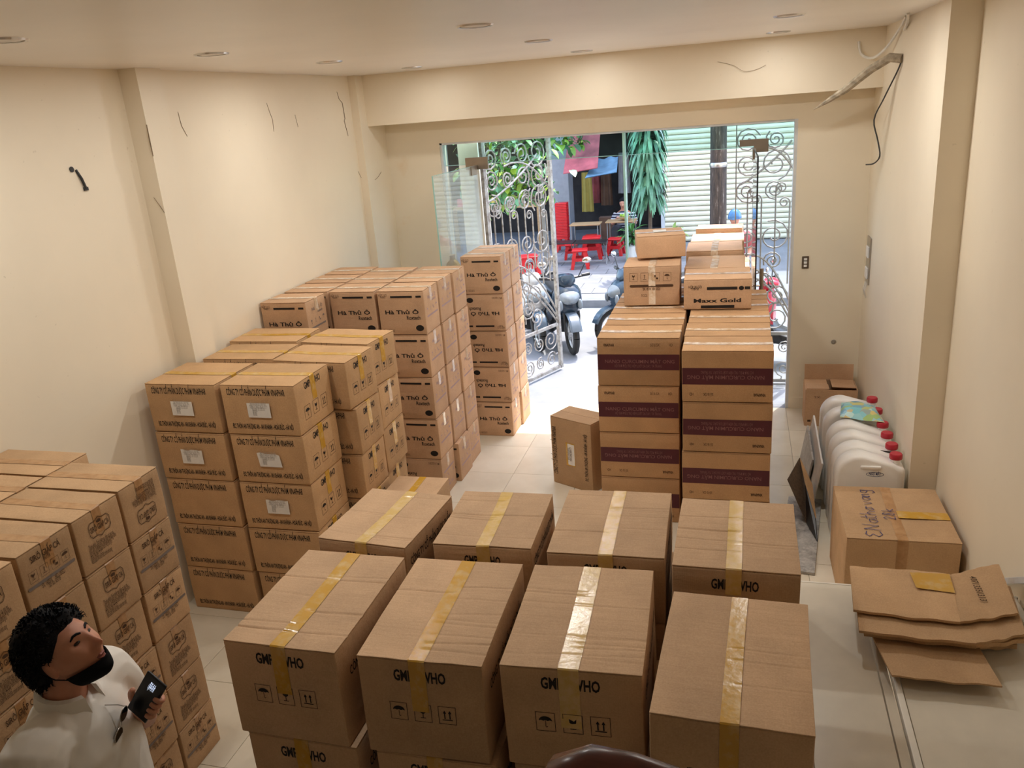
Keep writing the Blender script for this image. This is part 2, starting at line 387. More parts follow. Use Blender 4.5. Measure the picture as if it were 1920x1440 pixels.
# ---- flat print: text and symbols as 2-D polygons
_TXT = {}
def text_polys(body, bold=0.0):
    k = (body, bold)
    if k in _TXT: return _TXT[k]
    cu = bpy.data.curves.new('lettering', 'FONT'); cu.body = body; cu.size = 1; cu.offset = bold; cu.resolution_u = 2
    o = bpy.data.objects.new('lettering', cu); COL.objects.link(o)
    bpy.context.view_layer.update()
    dg = bpy.context.evaluated_depsgraph_get(); me = bpy.data.meshes.new_from_object(o.evaluated_get(dg))
    vs = [(v.co.x, v.co.y) for v in me.vertices]; fs = [tuple(p.vertices) for p in me.polygons]
    bpy.data.objects.remove(o); bpy.data.curves.remove(cu); bpy.data.meshes.remove(me)
    x0 = min(v[0] for v in vs); x1 = max(v[0] for v in vs)
    _TXT[k] = ([((x-x0), y) for x, y in vs], fs, x1-x0); return _TXT[k]
class Ink:
    """2-D shapes on a face, u to the right and v up, in metres from the face's centre"""
    def __init__(s): s.v = []; s.f = []
    def add(s, vs, fs):
        o = len(s.v); s.v += vs; s.f += [tuple(i+o for i in f) for f in fs]; return s
    def text(s, body, u, v, width=None, size=0.03, bold=0.0, shear=0.0, anchor='c', sy=1.0, skew=0.0):
        vs, fs, w = text_polys(body, bold)
        sx = (width/w) if width else size
        y = size*sy
        off = {'c': -w*sx/2, 'l': 0, 'r': -w*sx}[anchor]
        return s.add([(u+off+a*sx+b*y*shear, v+b*y+a*sx*skew) for a, b in vs], fs)
    def rect(s, u0, v0, u1, v1): return s.add([(u0, v0), (u1, v0), (u1, v1), (u0, v1)], [(0, 1, 2, 3)])
    def band(s, u0, v0, u1, v1, n=10):
        for i in range(n): s.rect(u0+(u1-u0)*i/n, v0, u0+(u1-u0)*(i+1)/n, v1)
        return s
    def poly(s, pts): return s.add(list(pts), [tuple(range(len(pts)))])
    def line(s, pts, t, closed=False):
        n = len(pts); m = n if closed else n-1
        for i in range(m):
            a, b_ = V(pts[i]), V(pts[(i+1) % n]); d = (b_-a)
            if d.length < 1e-9: continue
            d.normalize(); q = V((-d.y, d.x))*t/2; e = d*t*0.35
            s.add([tuple(a-e-q), tuple(b_+e-q), tuple(b_+e+q), tuple(a-e+q)], [(0, 1, 2, 3)])
        return s
    def frame(s, u, v, w, h, t): return s.line([(u-w/2, v-h/2), (u+w/2, v-h/2), (u+w/2, v+h/2), (u-w/2, v+h/2)], t, True)
    def oval(s, u, v, a, b_, n=20): return s.poly([(u+a*cos(2*pi*i/n), v+b_*sin(2*pi*i/n)) for i in range(n)])
    def umbrella(s, u, v, z):
        top = [(u+z*.36*cos(pi*i/10), v+z*.05+z*.30*sin(pi*i/10)) for i in range(11)]
        low = []
        for k in range(3):
            for i in range(1, 5): low.append((u-z*.36+z*.24*(k+i/4), v+z*.05+z*.05*sin(pi*i/4)))
        s.poly(top+low[:-1]); s.line([(u, v+z*.06), (u, v-z*.30), (u+z*.04, v-z*.34), (u+z*.09, v-z*.30)], z*.035); return s
    def glass(s, u, v, z):
        s.poly([(u-z*.2, v+z*.32), (u-z*.18, v+z*.08), (u-z*.05, v-z*.03), (u+z*.05, v-z*.03), (u+z*.18, v+z*.08), (u+z*.2, v+z*.32), (u+z*.06, v+z*.18)])
        s.line([(u, v), (u, v-z*.30)], z*.05); s.rect(u-z*.16, v-z*.34, u+z*.16, v-z*.29); return s
    def arrows(s, u, v, z):
        for q in (-.15, .15):
            s.line([(u+q*z, v-z*.22), (u+q*z, v+z*.20)], z*.07)
            s.poly([(u+q*z-z*.10, v+z*.14), (u+q*z+z*.10, v+z*.14), (u+q*z, v+z*.34)])
        s.rect(u-z*.30, v-z*.34, u+z*.30, v-z*.28); return s
    def hook(s, u, v, z):
        s.line([(u, v+z*.3), (u, v-z*.2)], z*.06); s.line([(u-z*.1, v+z*.18), (u+z*.1, v+z*.18)], z*.05); s.rect(u-z*.24, v-z*.34, u+z*.24, v-z*.29); return s
    def hand(s, u, v, z):
        s.oval(u-z*.1, v+z*.12, z*.13, z*.13, 10); s.rect(u+z*.02, v-z*.34, u+z*.3, v-z*.1); s.line([(u-z*.25, v-z*.05), (u+z*.05, v-z*.05)], z*.05); return s
FACE = {'front': lambda u, v, W_, D, H_, o: (u, -D/2-o, H_/2+v), 'back': lambda u, v, W_, D, H_, o: (-u, D/2+o, H_/2+v),
        'right': lambda u, v, W_, D, H_, o: (W_/2+o, u, H_/2+v), 'left': lambda u, v, W_, D, H_, o: (-W_/2-o, -u, H_/2+v),
        'top': lambda u, v, W_, D, H_, o: (u, v, H_+o)}
# ------------------------------------------------------------------ the room
XL, XR, YF, ZC = -3.67, 1.295, 8.19, 3.5
def quadwall(name, boxes, mat, parent=None):
    m = MB()
    for lo, hi in boxes: m.box([(a+c)/2 for a, c in zip(lo, hi)], [c-a for a, c in zip(lo, hi)])
    return struct(name, m, mat, parent)
quadwall('wall_left', [((XL-0.2, -3, 0), (XL, 8.4, ZC))], 'wall_cream')
quadwall('wall_right', [((XR, -3, 0), (XR+0.2, 5.477, ZC)), ((1.128, 5.477, 0), (XR+0.2, 5.80, ZC)), ((1.138, 5.80, 0), (XR+0.2, 8.4, ZC))], 'wall_cream')
quadwall('wall_back', [((XL-0.2, -3.2, 0), (XR+0.2, -3, ZC))], 'wall_grey')
quadwall('trim_1', [((XL, 4.535, 0), (-3.543, 4.77, ZC))], 'wall_cream')
quadwall('trim_2', [((XL, 4.77, 0), (-3.62, 7.62, ZC)), ((XL, 7.62, 0), (-3.543, YF, ZC))], 'wall_cream')
OL, OR_, OT = -2.97, 0.503, 2.81       # the glazed opening
quadwall('wall_front', [((XL, YF, 0), (OL, YF+0.2, ZC)), ((OR_, YF, 0), (1.138, YF+0.2, ZC)), ((OL, YF, OT), (OR_, YF+0.2, ZC))], 'wall_stained')
quadwall('trim_3', [((XL, 7.78, 3.03), (1.138, YF, ZC))], 'wall_cream')
quadwall('ceiling', [((XL-0.2, -3.2, ZC), (XR+0.2, 8.4, ZC+0.15))], 'ceiling_white')
m = MB()
for x in (OR_+0.02, ): m.box(((x+1.13)/2, YF-0.006, 0.06), (1.13-x, 0.012, 0.12))
struct('baseboard_front', m, 'wall_cream')
m = MB(); m.box((1.132, 7.0, 0.06), (0.012, 2.36, 0.12)); struct('baseboard_right', m, 'wall_cream')
fl = quadwall('floor', [((XL-0.2, -3.2, -0.2), (XR+0.2, 8.19, -0.006))], 'grout')
tm = MB(); tm.box((0, 0, -0.004), (0.597, 0.597, 0.008), bev=0.0015); tme = tm.mesh('floor_tile', 'floor_tile')
for i in range(9):
    for j in range(14):
        x = -3.42+0.6*i; y = 0.09+0.6*j
        if x > 1.4: continue
        obj('floor_tile', tme, fl, (x, y, 0))
th = quadwall('trim_4', [((OL, 8.19, -0.2), (OR_, 8.75, -0.004))], 'granite_step')
# mezzanine slab the photographer stands on
quadwall('trim_5', [((XL, -3, 1.40), (XR, 0.12, 1.55))], 'wall_cream')
# recessed downlights: a thin ring and a frosted lens
ring = MB(); n = 28
for i in range(n):
    a, c = 2*pi*i/n, 2*pi*(i+1)/n
    o_ = len(ring.v)
    for t in (a, c):
        ring.v += [(0.078*cos(t), 0.078*sin(t), -0.002), (0.095*cos(t), 0.095*sin(t), 0), (0.088*cos(t), 0.088*sin(t), -0.008), (0.078*cos(t), 0.078*sin(t), -0.006)]
    ring.f += [(o_+1, o_+5, o_+6, o_+2), (o_+2, o_+6, o_+7, o_+3), (o_+3, o_+7, o_+4, o_)]
ringm = ring.mesh('trim_ring', 'steel', True)
lens = MB(); lens.lathe([(0.078, -0.002), (0.07, -0.004), (0.002, -0.005)][::-1] if False else [(0.002, -0.005), (0.07, -0.004), (0.078, -0.001)], 24)
lensm = lens.mesh('diffuser', 'paper_white', True)
DL = []
rows = {2.835: 'row above the badge-printed pile', 4.22: 'second row of lights from the stairs', 5.62: 'third row of lights from the stairs', 7.2: 'row beside the front beam'}
for y, rn in rows.items():
    for x, cn in ((-2.79, 'round recessed downlight near the left wall'), (-1.28, 'round recessed downlight along the middle of the ceiling'), (0.272, 'round recessed downlight near the right wall')):
        if (y < 4 and x > -2) or (y < 4.5 and x > 0): continue
        t = thing('downlight', f'{cn}, {rn}', 'light', (x, y, ZC), 0, 'recessed ceiling lights')
        obj('trim_ring', ringm, t); obj('diffuser', lensm, t)
        DL.append((x, y))

for x, y in DL+[(-1.28, 2.835)]:  # fill lamps added under the unlit downlights, plus one without a fitting
    lamp('ceiling_fill', 'AREA', (x, y, ZC-.012), {2: 8.0 if x < -2 else 5.0, 4: 3.0, 5: 6.0 if x < -2 else 11.0, 7: 2.2 if x < -2 else 3.2}[int(y)], (1, 0.97, 0.92), to=(x, y, 0), shape='DISK', size=.13)
# ---- glazed shopfront
def pane(name, x0, x1, z0, z1, mat='glass_clear', parent=None, y=YF+0.06, t=0.010):
    m = MB(); m.box(((x0+x1)/2, y, (z0+z1)/2), (x1-x0, t, z1-z0)); return struct(name, m, mat, parent)
HX1, HX2, TZ = -2.60, 0.122, 2.582
sf = quadwall('window_1', [((OL, YF+0.02, OT-0.02), (OR_, YF+0.10, OT)), ((OL, YF+0.02, 0), (OL+0.02, YF+0.10, OT)), ((OR_-0.028, YF+0.0, 0), (OR_, YF+0.10, OT))], 'aluminium')
pane('transom_pane', OL+0.022, -1.085, TZ, OT-0.022, 'glass_green', sf); pane('transom_pane', -1.075, OR_-0.03, TZ, OT-0.022, 'glass_green', sf)
pane('side_pane', OL+0.022, HX1-0.01, 0.01, TZ-0.006, 'glass_clear', sf); pane('side_pane', HX2+0.012, OR_-0.03, 0.01, TZ-0.006, 'glass_clear', sf)
m = MB(); m.box((-1.082, YF+0.0, OT/2), (0.018, 0.12, OT-0.03)); m.build('glass_fin', 'glass_edge', sf)
m = MB()
for z in (TZ,): m.box(((OL+OR_)/2, YF+0.06, z-0.002), (OR_-OL-0.06, 0.013, 0.005))
m.build('pane_edge', 'glass_edge', sf)
for x, s_ in ((HX1, -1), (HX2, 1)):
    m = MB(); m.prism([(-0.12, -0.06), (0.12, -0.06), (0.12, 0.06), (-0.12, 0.06)] if s_ < 0 else [(-0.13, 0.005), (0.0, 0.005), (0.0, -0.055), (0.13, -0.055), (0.13, 0.065), (-0.13, 0.065)], 0.035,
               Matrix.Translation((x, YF+0.078, TZ+0.005)) @ Matrix.Rotation(pi/2, 4, 'X'))
    m.build('patch_fitting', 'steel_brown', sf)
def glass_leaf(n, hx, end, handle_side):
    h = V((hx, YF+0.03, 0)); e = V((end[0], end[1], 0)); d = (e-h); L = d.length; d.normalize(); q = V((-d.y, d.x, 0))
    ang = math.atan2(d.y, d.x)
    g = MB(); g.box((L/2, 0, TZ/2-0.002), (L, 0.010, TZ-0.024)); g.f = [g.f[i] for i in range(6)]
    o = g.build(n, 'glass_hazed' if n == 'door_1' else 'glass_clear', None, loc=h, rot=(0, 0, ang)); o['kind'] = 'structure'
    m = MB(); m.box((L+0.0012, 0, TZ/2-0.002), (0.003, 0.0125, TZ-0.024)); m.box((L/2, 0, TZ-0.0115), (L, 0.0115, 0.003)); m.build('glass_edge', 'glass_edge' if n == 'door_1' else 'black_plastic', o)
    m = MB()
    for s_ in (-1, 1): m.tube([(L-0.12, s_*0.055, 0.80), (L-0.12, s_*0.055, 1.62)], 0.016, 8)
    for z in (0.95, 1.47): m.tube([(L-0.12, -0.055, z), (L-0.12, 0.055, z)], 0.008, 6)
    m.build('door_handle', 'steel_brown', o, True)
    m = MB(); m.box((0.10, 0, TZ-0.055), (0.16, 0.03, 0.09), bev=0.004); m.box((0.10, 0, 0.055), (0.16, 0.03, 0.09), bev=0.004); m.build('patch_hinge', 'steel_brown', o)
    return o
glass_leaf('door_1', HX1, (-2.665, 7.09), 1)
glass_leaf('door_2', HX2, (0.140, 7.185), 1)

# ---- small things on the walls and beam
def wire(name, path, r, mat, label, cat, n=6, sub=4):
    pts = []
    P = [V(p) for p in path]
    for i in range(len(P)-1):
        a, b_, c, d = P[max(i-1, 0)], P[i], P[i+1], P[min(i+2, len(P)-1)]
        for k in range(sub):
            t = k/sub; pts.append(0.5*((2*b_)+(c-a)*t+(2*a-5*b_+4*c-d)*t*t+(3*b_-a-3*c+d)*t**3))
    pts.append(P[-1])
    m = MB(); m.tube(pts, r, n); o = m.build(name, mat, None, True); return tag(o, label, cat)
# ------------------------------------------------------------------ cartons
def carton_kind(kind, w, d, h, seam, board, tape_mat, prints, tape_w=0.055, drop=0.09, nvar=3, crease=0, sheet=None, end_tape=None, tape_on=True, flapgap=0.003, messy=1.0):
    """prints: list of variants, each a list of (part name, face, Ink, ink material, upside_down). Returns list of part lists."""
    out = []
    for vi in range(max(nvar, len(prints))):
        rg = random.Random(hash(kind) % 1000 if False else sum(map(ord, kind))*7+vi)
        ph = [rg.uniform(0, 6.28) for _ in range(6)]; am = [rg.uniform(0.4, 1.0)*0.0013*messy for _ in range(6)]
        bl = {k: rg.uniform(0.2, 1.0)*0.0022*messy for k in 'xyXY'}; sag = rg.uniform(0, 1)*0.004*messy
        cr = [(rg.uniform(-0.42, 0.42)*(d if seam == 'y' else w), rg.uniform(0.35, 1)*0.0042, rg.uniform(-0.07, 0.07), rg.choice([-1, 1, 0])) for _ in range(crease)]
        def warp(p, w=w, d=d, h=h, ph=ph, am=am, bl=bl, sag=sag, cr=cr, seam=seam):
            u, v, z = 2*p.x/w, 2*p.y/d, 2*p.z/h-1
            c = lambda t: max(0.0, 1-t*t)
            x = p.x+am[0]*sin(2.1*z+ph[0])+am[1]*sin(2.6*v+ph[1])*(0.5+z/2)
            y = p.y+am[2]*sin(2.3*z+ph[2])+am[3]*sin(2.4*u+ph[3])*(0.5+z/2)
            x += (bl['X'] if u > 0 else -bl['x'])*c(v)*c(z)*min(1, abs(u)); y += (bl['Y'] if v > 0 else -bl['y'])*c(u)*c(z)*min(1, abs(v))
            top = max(0.0, z)**4
            dz = -sag*c(u)*c(v)-am[4]*abs(sin(3*u+ph[4])*sin(2.2*v+ph[5]))*1.6
            for pos, dep, sk, side in cr:
                a, b_ = (p.y, p.x) if seam == 'y' else (p.x, p.y)
                if side and b_*side < 0: continue
                dz -= dep*math.exp(-((a-pos-sk*b_)/0.0042)**2)
            return V((x, y, p.z+dz*top))
        parts = []
        g = MB(); vs, fs = grid_box(w, d, h-0.006, 6, 6, 5, 0.006); g.add(vs, fs)
        parts.append(('body', g.mesh('cardboard_box', board, True, warp)))
        hw = (w if seam == 'y' else d)/2
        for s_ in (-1, 1):
            f = MB()
            L = (d if seam == 'y' else w)-0.002; B = hw-flapgap/2
            nl = 150 if crease else 8
            vs, fs = grid_box(B, L, 0.005, 4, nl, 1, 0.0015)
            lift = rg.uniform(0, 0.0012)*messy
            q = [V((s_*(flapgap/2+B/2)+x, y, h-0.005+z+lift*(1-abs(s_*(flapgap/2+B/2)+x)/hw))) for x, y, z in vs]
            if seam == 'x': q = [V((p.y, p.x, p.z)) for p in q]; fs = [t[::-1] for t in fs]
            f.add(q, fs); parts.append(('flap', f.mesh('flap', board, True, warp)))
        if tape_on:
            f = MB(); L = (d if seam == 'y' else w); o_ = rg.uniform(-0.004, 0.004); k = rg.uniform(-0.006, 0.006); e = 0.0014
            path = [(-L/2-e, h-drop-rg.uniform(0, .02)), (-L/2-e, h-drop*0.5), (-L/2-e, h-0.002), (-L/2+0.003, h+e)]
            nn = 110 if crease else 12
            path += [(-L/2+L*i/nn, h+e) for i in range(1, nn)]+[(L/2-0.003, h+e), (L/2+e, h-0.002), (L/2+e, h-drop*0.5), (L/2+e, h-drop-rg.uniform(0, .02))]
            vs = []; m_ = len(path)
            for i, (a, z) in enumerate(path):
                oo = o_+k*(i/m_*2-1)
                for j in range(5): vs.append((oo+tape_w*(j/4-0.5), a, z+0.0012*0) if seam == 'y' else (a, oo+tape_w*(j/4-0.5), z))
            # the side flaps bulge: carry the end strips a little outwards
            vs = [V(p) for p in vs]
            fs = [(i*5+j, i*5+j+1, i*5+j+6, i*5+j+5) for i in range(m_-1) for j in range(4)]
            if seam == 'x': fs = [t[::-1] for t in fs]
            f.add(vs, fs); me = f.mesh('tape', tape_mat, True, lambda p: warp(p)+V((0, 0, 0.0012 if p.z > h-0.001 else 0)))
            parts.append(('tape', me))
        for nm, face, ink, im, flip in prints[vi % len(prints)]:
            f = MB(); s_ = -1 if flip else 1
            f.add([V(FACE[face](s_*u, s_*v, w, d, h, 0.0012)) for u, v in ink.v], ink.f)
            parts.append((nm, f.mesh(nm, im, False, warp)))
        out.append(parts)
    return out
KIND = {}
NBOX = [0]
def put(kind, var, x, y, z, rz=0.0, label='', group=None, sheets=None, flip=False, scale=None, name='cardboard_box', jit=1.0):
    P = KIND[kind]; parts = P[var % len(P)]
    o = obj(name, parts[0][1], None, (x, y, z), (0, 0, rz))
    if scale: o.scale = scale
    tag(o, label, 'box', group)
    for nm, me in parts[1:]: obj(nm, me, o)
    if sheets:
        for me, txt in sheets:
            s_ = obj('label_sheet', me, o); s_['label'] = 'white paper label glued to the carton'
            obj('printed_lettering', txt, s_)
    NBOX[0] += 1
    return o

# --- badge-printed cartons (left pile)
def badge(flip=False, lo=False):
    a = Ink()
    u, v = 0.0, 0.045
    pts = [(-.062, .02), (-.05, .035), (-.02, .035), (0, .046), (.02, .035), (.05, .035), (.062, .02), (.062, -.02), (.05, -.035), (.02, -.035), (0, -.046), (-.02, -.035), (-.05, -.035), (-.062, -.02)]
    a.line([(u+p[0], v+p[1]) for p in pts], 0.0026, True)
    a.line([(u+p[0]*.92, v+p[1]*.90) for p in pts], 0.001, True)
    a.oval(u, v+.026, .013, .008, 12)
    a.text('SIRÔ GIẤP CÁ', u, v-.012, width=.108, sy=1.25, bold=.012)
    for k, (t, wd) in enumerate((('Thành phần: Dịch chiết rau diếp cá, rau má,', .15), ('nhọ nồi, hương nhu, mật ong, đường kính,', .16), ('phụ liệu vừa đủ. Quy cách: Hộp 20 gói.', .13), ('Tiêu chuẩn: TCCS', .07), ('Bảo quản nơi khô mát, tránh ánh sáng', .12))):
        a.text(t, -.085, -.03-.0165*k, width=wd, anchor='l', sy=1.1)
    return ('emblem_print', 'right', a, 'ink_brown', flip)
def icons_siro(flip=False):
    a = Ink(); a.text('SIRÔ GIẤP CÁ', -.005, .075, width=.15, sy=1.25, bold=.012); a.text('RAU MÁ', -.005, .056, width=.035)
    for k, u in enumerate((-.085, -.03, .025, .08)):
        a.frame(u, .02, .04, .045, .0012); (a.glass, a.hook, a.hand, a.umbrella)[k](u, .022, .042)
    b_ = Ink(); b_.band(-.115, -.028, .115, -.014)
    b_.oval(-.115, -.021, .007, .007, 10); b_.oval(.115, -.021, .007, .007, 10)
    a.text('SX: 160518     HD: 160521', 0, -.046, width=.12); a.text('Số lô: 0518', 0, -.062, width=.06)
    return [('emblem_print', 'right', a, 'ink_brown', flip), ('band_print', 'right', b_, 'ink_grey', flip)]
KIND['badge'] = carton_kind('badge', .496, .268, .2645, 'x', 'card_tan', 'tape_brown', [[badge()], icons_siro(), [badge(True)], [badge()], icons_siro()], drop=.10, tape_w=.05)
for P_ in KIND['badge']:
    for nm, me in P_:
        if 'print' in nm:
            for v in me.vertices: v.co.x += .0016
colw = ['far', 'second', 'third', 'fourth', 'fifth']
pick = {0: [1, 0, 3, 4, 1, 2], 1: [0, 1, 4, 3, 3, 0], 2: [3, 1, 4, 0, 3, 1], 3: [0, 3, 1, 4, 0, 3], 4: [1, 4, 0, 3, 0, 3]}
for c in range(5):
    for r in range(2):
        for k in range(6):
            if r == 1 and k < 4: continue
            x = (-2.905 if r == 0 else -3.415)+RNG.uniform(-.008, .008)*(r == 0)
            y = [2.838, 2.553, 2.267, 1.98, 1.695][c]+(.115 if r else 0)+RNG.uniform(-.0015, .0015)
            v = pick[c][k] if r == 0 else 3
            what = ['badge-printed', 'symbol-printed', 'upside-down badge-printed', 'badge-printed', 'symbol-printed'][v]
            lab = f"{what} carton, {ORD[k]} from floor, {colw[c]} column from the man, {'aisle side' if r == 0 else 'wall side'}"
            lab = f"{what} carton, {ORD[k]} layer, {['column by the pilaster', 'second column along', 'third column along', 'fourth column along', 'fifth column along'][c]}, {'aisle' if r == 0 else 'wall'} side behind man"
            put('badge', v, x, y, .2695*k+(0.0), RNG.uniform(-.006, .006)*(r == 0), lab, 'badge-printed cartons piled behind the man')
# a low base under the wall side of the pile (hidden cartons, joined as the pile's core)
for c in range(5):
    for k in range(4):
        y = [2.838, 2.553, 2.267, 1.98, 1.695][c]+.115
        put('badge', 3, -3.415, y, .2695*k, 0, f"badge-printed carton, {ORD[k]} layer, {['column by the pilaster', 'second column along', 'third column along', 'fourth column along', 'fifth column along'][c]}, wall side behind man", 'badge-printed cartons piled behind the man')

# --- black-lettered cartons with yellow tape
def vina_front():
    a = Ink(); a.text('CÔNG TY CỔ PHẦN DƯỢC PHẨM VINAPHAR', -.012, .096, width=.40, sy=1.95, bold=.014)
    b_ = Ink(); b_.text('ĐC: THÔN AN THƯỢNG AN - AN KHÁNH - HOÀI ĐỨC - HÀ NỘI', 0.0, -.122, width=.42, sy=1.5, bold=.02)
    return [('printed_lettering', 'front', a, 'ink_black', False), ('address_lettering', 'front', b_, 'ink_black', False)]
def vina_end(face='right', s=1.0, low=0, inner=True):
    a = Ink(); a0 = Ink(); a0.text('GMP - WHO', -.0, .098*s+low, width=.20*s, sy=2.0, bold=.02)
    z = .085*s
    for k, u in enumerate((-.105*s, 0, .105*s)):
        a.frame(u, -.045*s+low, z*.82, z, .002)
        (a.umbrella, a.glass, a.arrows)[k](u, -.045*s+low, z*.85)
    return [('symbol_print', face, a, 'ink_black', False), ('printed_lettering', face, a0, 'ink_black', False)]
KIND['vina'] = carton_kind('vina', .508, .434, .323, 'x', 'card_gold', 'tape_yellow', [vina_front()+vina_end()], drop=.15, nvar=4)
KIND['vina_row'] = carton_kind('vina_row', .552, .368, .323, 'x', 'card_gold', 'tape_yellow', [vina_front()+vina_end(s=.9)], drop=.17, nvar=4, messy=1.3)
def sheet_mesh(torn=0):
    rg = random.Random(torn); m = MB(); nx = 8; top = [.042+(rg.uniform(-.004, .004) if torn else 0)-(.012*(i/nx) if torn == 1 else 0) for i in range(nx+1)]
    vs = []
    for i in range(nx+1):
        u = -.078+.156*i/nx
        for v in (-.052, top[i]): vs.append((u+(.01 if torn == 1 and v < 0 else 0), -.2246, .170+v-.02*0))
    m.add([V((a, b_-.0045, c)) for a, b_, c in vs], [(2*i, 2*i+2, 2*i+3, 2*i+1) for i in range(nx)])
    return m.mesh('label_sheet', 'paper_white')
def sheet_text():
    a = Ink(); a.text('PHIẾU NHẬN HÀNG KHO THÀNH PHẨM', 0, .026, width=.11); a.text('TIÊN LONG BEAUTY', 0, .008, width=.12, sy=1.0, bold=.01); a.text('(Cao lỏng)  SX: 12.05.2018', 0, -.006, width=.085)
    for k in range(3): a.text('Số lô: 0218', -.030, -.020-.010*k, width=.026)
    m = MB(); m.add([V((u, -.2299, .170+v)) for u, v in a.v], a.f); return m.mesh('printed_lettering', 'ink_faint')
SH = [(sheet_mesh(0), sheet_text()), (sheet_mesh(1), sheet_text()), (sheet_mesh(2), sheet_text())]
for c, xc in ((0, -3.335), (1, -2.787)):
    for k in range(5):
        sh = {(0, 4): 0, (0, 3): 2, (1, 4): 0, (1, 3): 1, (1, 2): 2}.get((c, k))
        lab = f"yellow-taped carton {'with white paper label' if sh is not None else 'without a label'}, {ORD[k]} layer, {'wall' if c == 0 else 'aisle'} column, front of pile by pilaster"
        put('vina', c*2+k, xc+RNG.uniform(-.008, .008)+(0.006 if c == 0 else 0), 4.283+RNG.uniform(-.004, .004), .3285*k, RNG.uniform(-.012, .012), lab, 'yellow-taped cartons by the pilaster', [SH[sh]] if sh is not None else None)
for r, (xc, yc, sx, xl) in enumerate(((-2.680, 4.722, 1, -3.254), (-2.725, 5.148, 1, -3.32))):
    for c in (0, 1):
        for k in range(5):
            x = xc if c else xl
            sc = (1, 1, 1) if c else ((.97, .97, 1) if r == 0 else (1.0, .97, 1))
            lab = f"yellow-taped carton, {ORD[k]} layer, {'aisle' if c else 'wall'} column, {['middle', 'rear'][r]} rank of pile by pilaster"
            put('vina_row', k+c+r, x+RNG.uniform(-.014, .014)*c, yc+(0 if c else .04), .3285*k, RAD(-4.5)*(1 if c and r == 0 and k == 4 else 0)+RAD(-6)*(1 if c and r == 1 and k == 4 else 0)+RNG.uniform(-.015, .015)*c, lab, 'yellow-taped cartons by the pilaster', scale=sc)

# --- oval-marked cartons
def hto_front(flip=False):
    a = Ink(); a.text('Hà Thủ Ô', .0, -.010, width=.285, sy=1.5, bold=.024); a.text('Roxtech', .095, -.055, width=.115, sy=1.5, bold=.02, anchor='c')
    s2 = Ink(); s2.text('HỘP 3 LỌ', -.15, .135, width=.07, anchor='c'); s2.text('Roxtech', -.15, .122, width=.04)
    s3 = Ink(); s3.text('SĐK: 11632/2015', -.13, -.155, width=.10)
    b_ = Ink(); b_.band(-.085, .122, .10, .138, 6); s5 = Ink(); s5.band(.13, .122, .175, .138, 2)
    s4 = Ink(); s4.oval(.14, -.125, .034, .025)
    return [('printed_lettering', 'front', a, 'ink_black', flip), ('bar_print', 'front', b_, 'ink_black', flip), ('bar_print', 'front', s5, 'ink_black', flip), ('small_lettering', 'front', s2, 'ink_brown', flip), ('small_lettering', 'front', s3, 'ink_brown', flip), ('oval_print', 'front', s4, 'ink_black', flip)]
def hto_end(mat='ink_mauve', flip=False):
    a = Ink(); a0 = Ink(); a1 = Ink(); a0.text('Hà Thủ Ô', .01, .09, width=.17, bold=.02, sy=1.2); a0.text('Roxtech', .05, .06, width=.08, bold=.02)
    for k, u in enumerate((-.1, -.035, .03, .095)): (a.glass, a.hook, a.hand, a.umbrella)[k](u, .01, .05)
    a1.band(-.12, -.05, .12, -.036, 4)
    return [('symbol_print', 'right', a, mat, flip), ('printed_lettering', 'right', a0, mat, flip), ('bar_print', 'right', a1, mat, flip)]
KIND['oval'] = carton_kind('oval', .393, .314, .357, 'x', 'card_pale', 'tape_clear', [hto_front()+hto_end(), hto_front()+hto_end(), hto_front(True)+hto_end('ink_mauve', True), hto_front()+hto_end('ink_grey')], drop=.10, tape_w=.05, nvar=4)
cx = {2: -2.575, 1: -2.988, 0: -3.412}
rank = ['front', 'second', 'third', 'rear']
for c in (0, 1, 2):
    ys = [5.655, 6.03, 6.385, 6.742] if c == 0 else [6.003, 6.348, 6.678]
    for r, yc in enumerate(ys):
        for k in range(5):
            x = cx[c]+(0 if c < 2 else [-.0, .008, .022][r])+RNG.uniform(-.004, .004); v = 3 if (c == 0 and r == 0) else RNG.choice([0, 1])
            if c == 2 and r == 1 and k == 0: x += .03
            if k == 0 and r == 0 and c == 2: v = 2
            lab = f"oval-marked carton, {ORD[k]} layer, {['wall', 'middle', 'aisle'][c]} column, {rank[r]} rank of the tall clear-taped pile"
            put('oval', v, x, yc+RNG.uniform(-.002, .002), .362*k, RNG.uniform(-.006, .006), lab, 'oval-marked cartons along the left wall')
for r, yc in enumerate((7.39, 7.715)):
    for k in range(5):
        v = [0, 2, 2, 2, 1][k] if r == 0 else 1
        lab = f"oval-marked carton {'printed upside down, ' if v == 2 else ''}{ORD[k]} layer, {['front', 'rear'][r]} of slim stack beside the glass door"
        put('oval', v, -2.33+RNG.uniform(-.008, .008)+(.012 if r else 0), yc, .363*k, RNG.uniform(-.008, .008), lab, 'oval-marked cartons in the slim stack by the glass door')

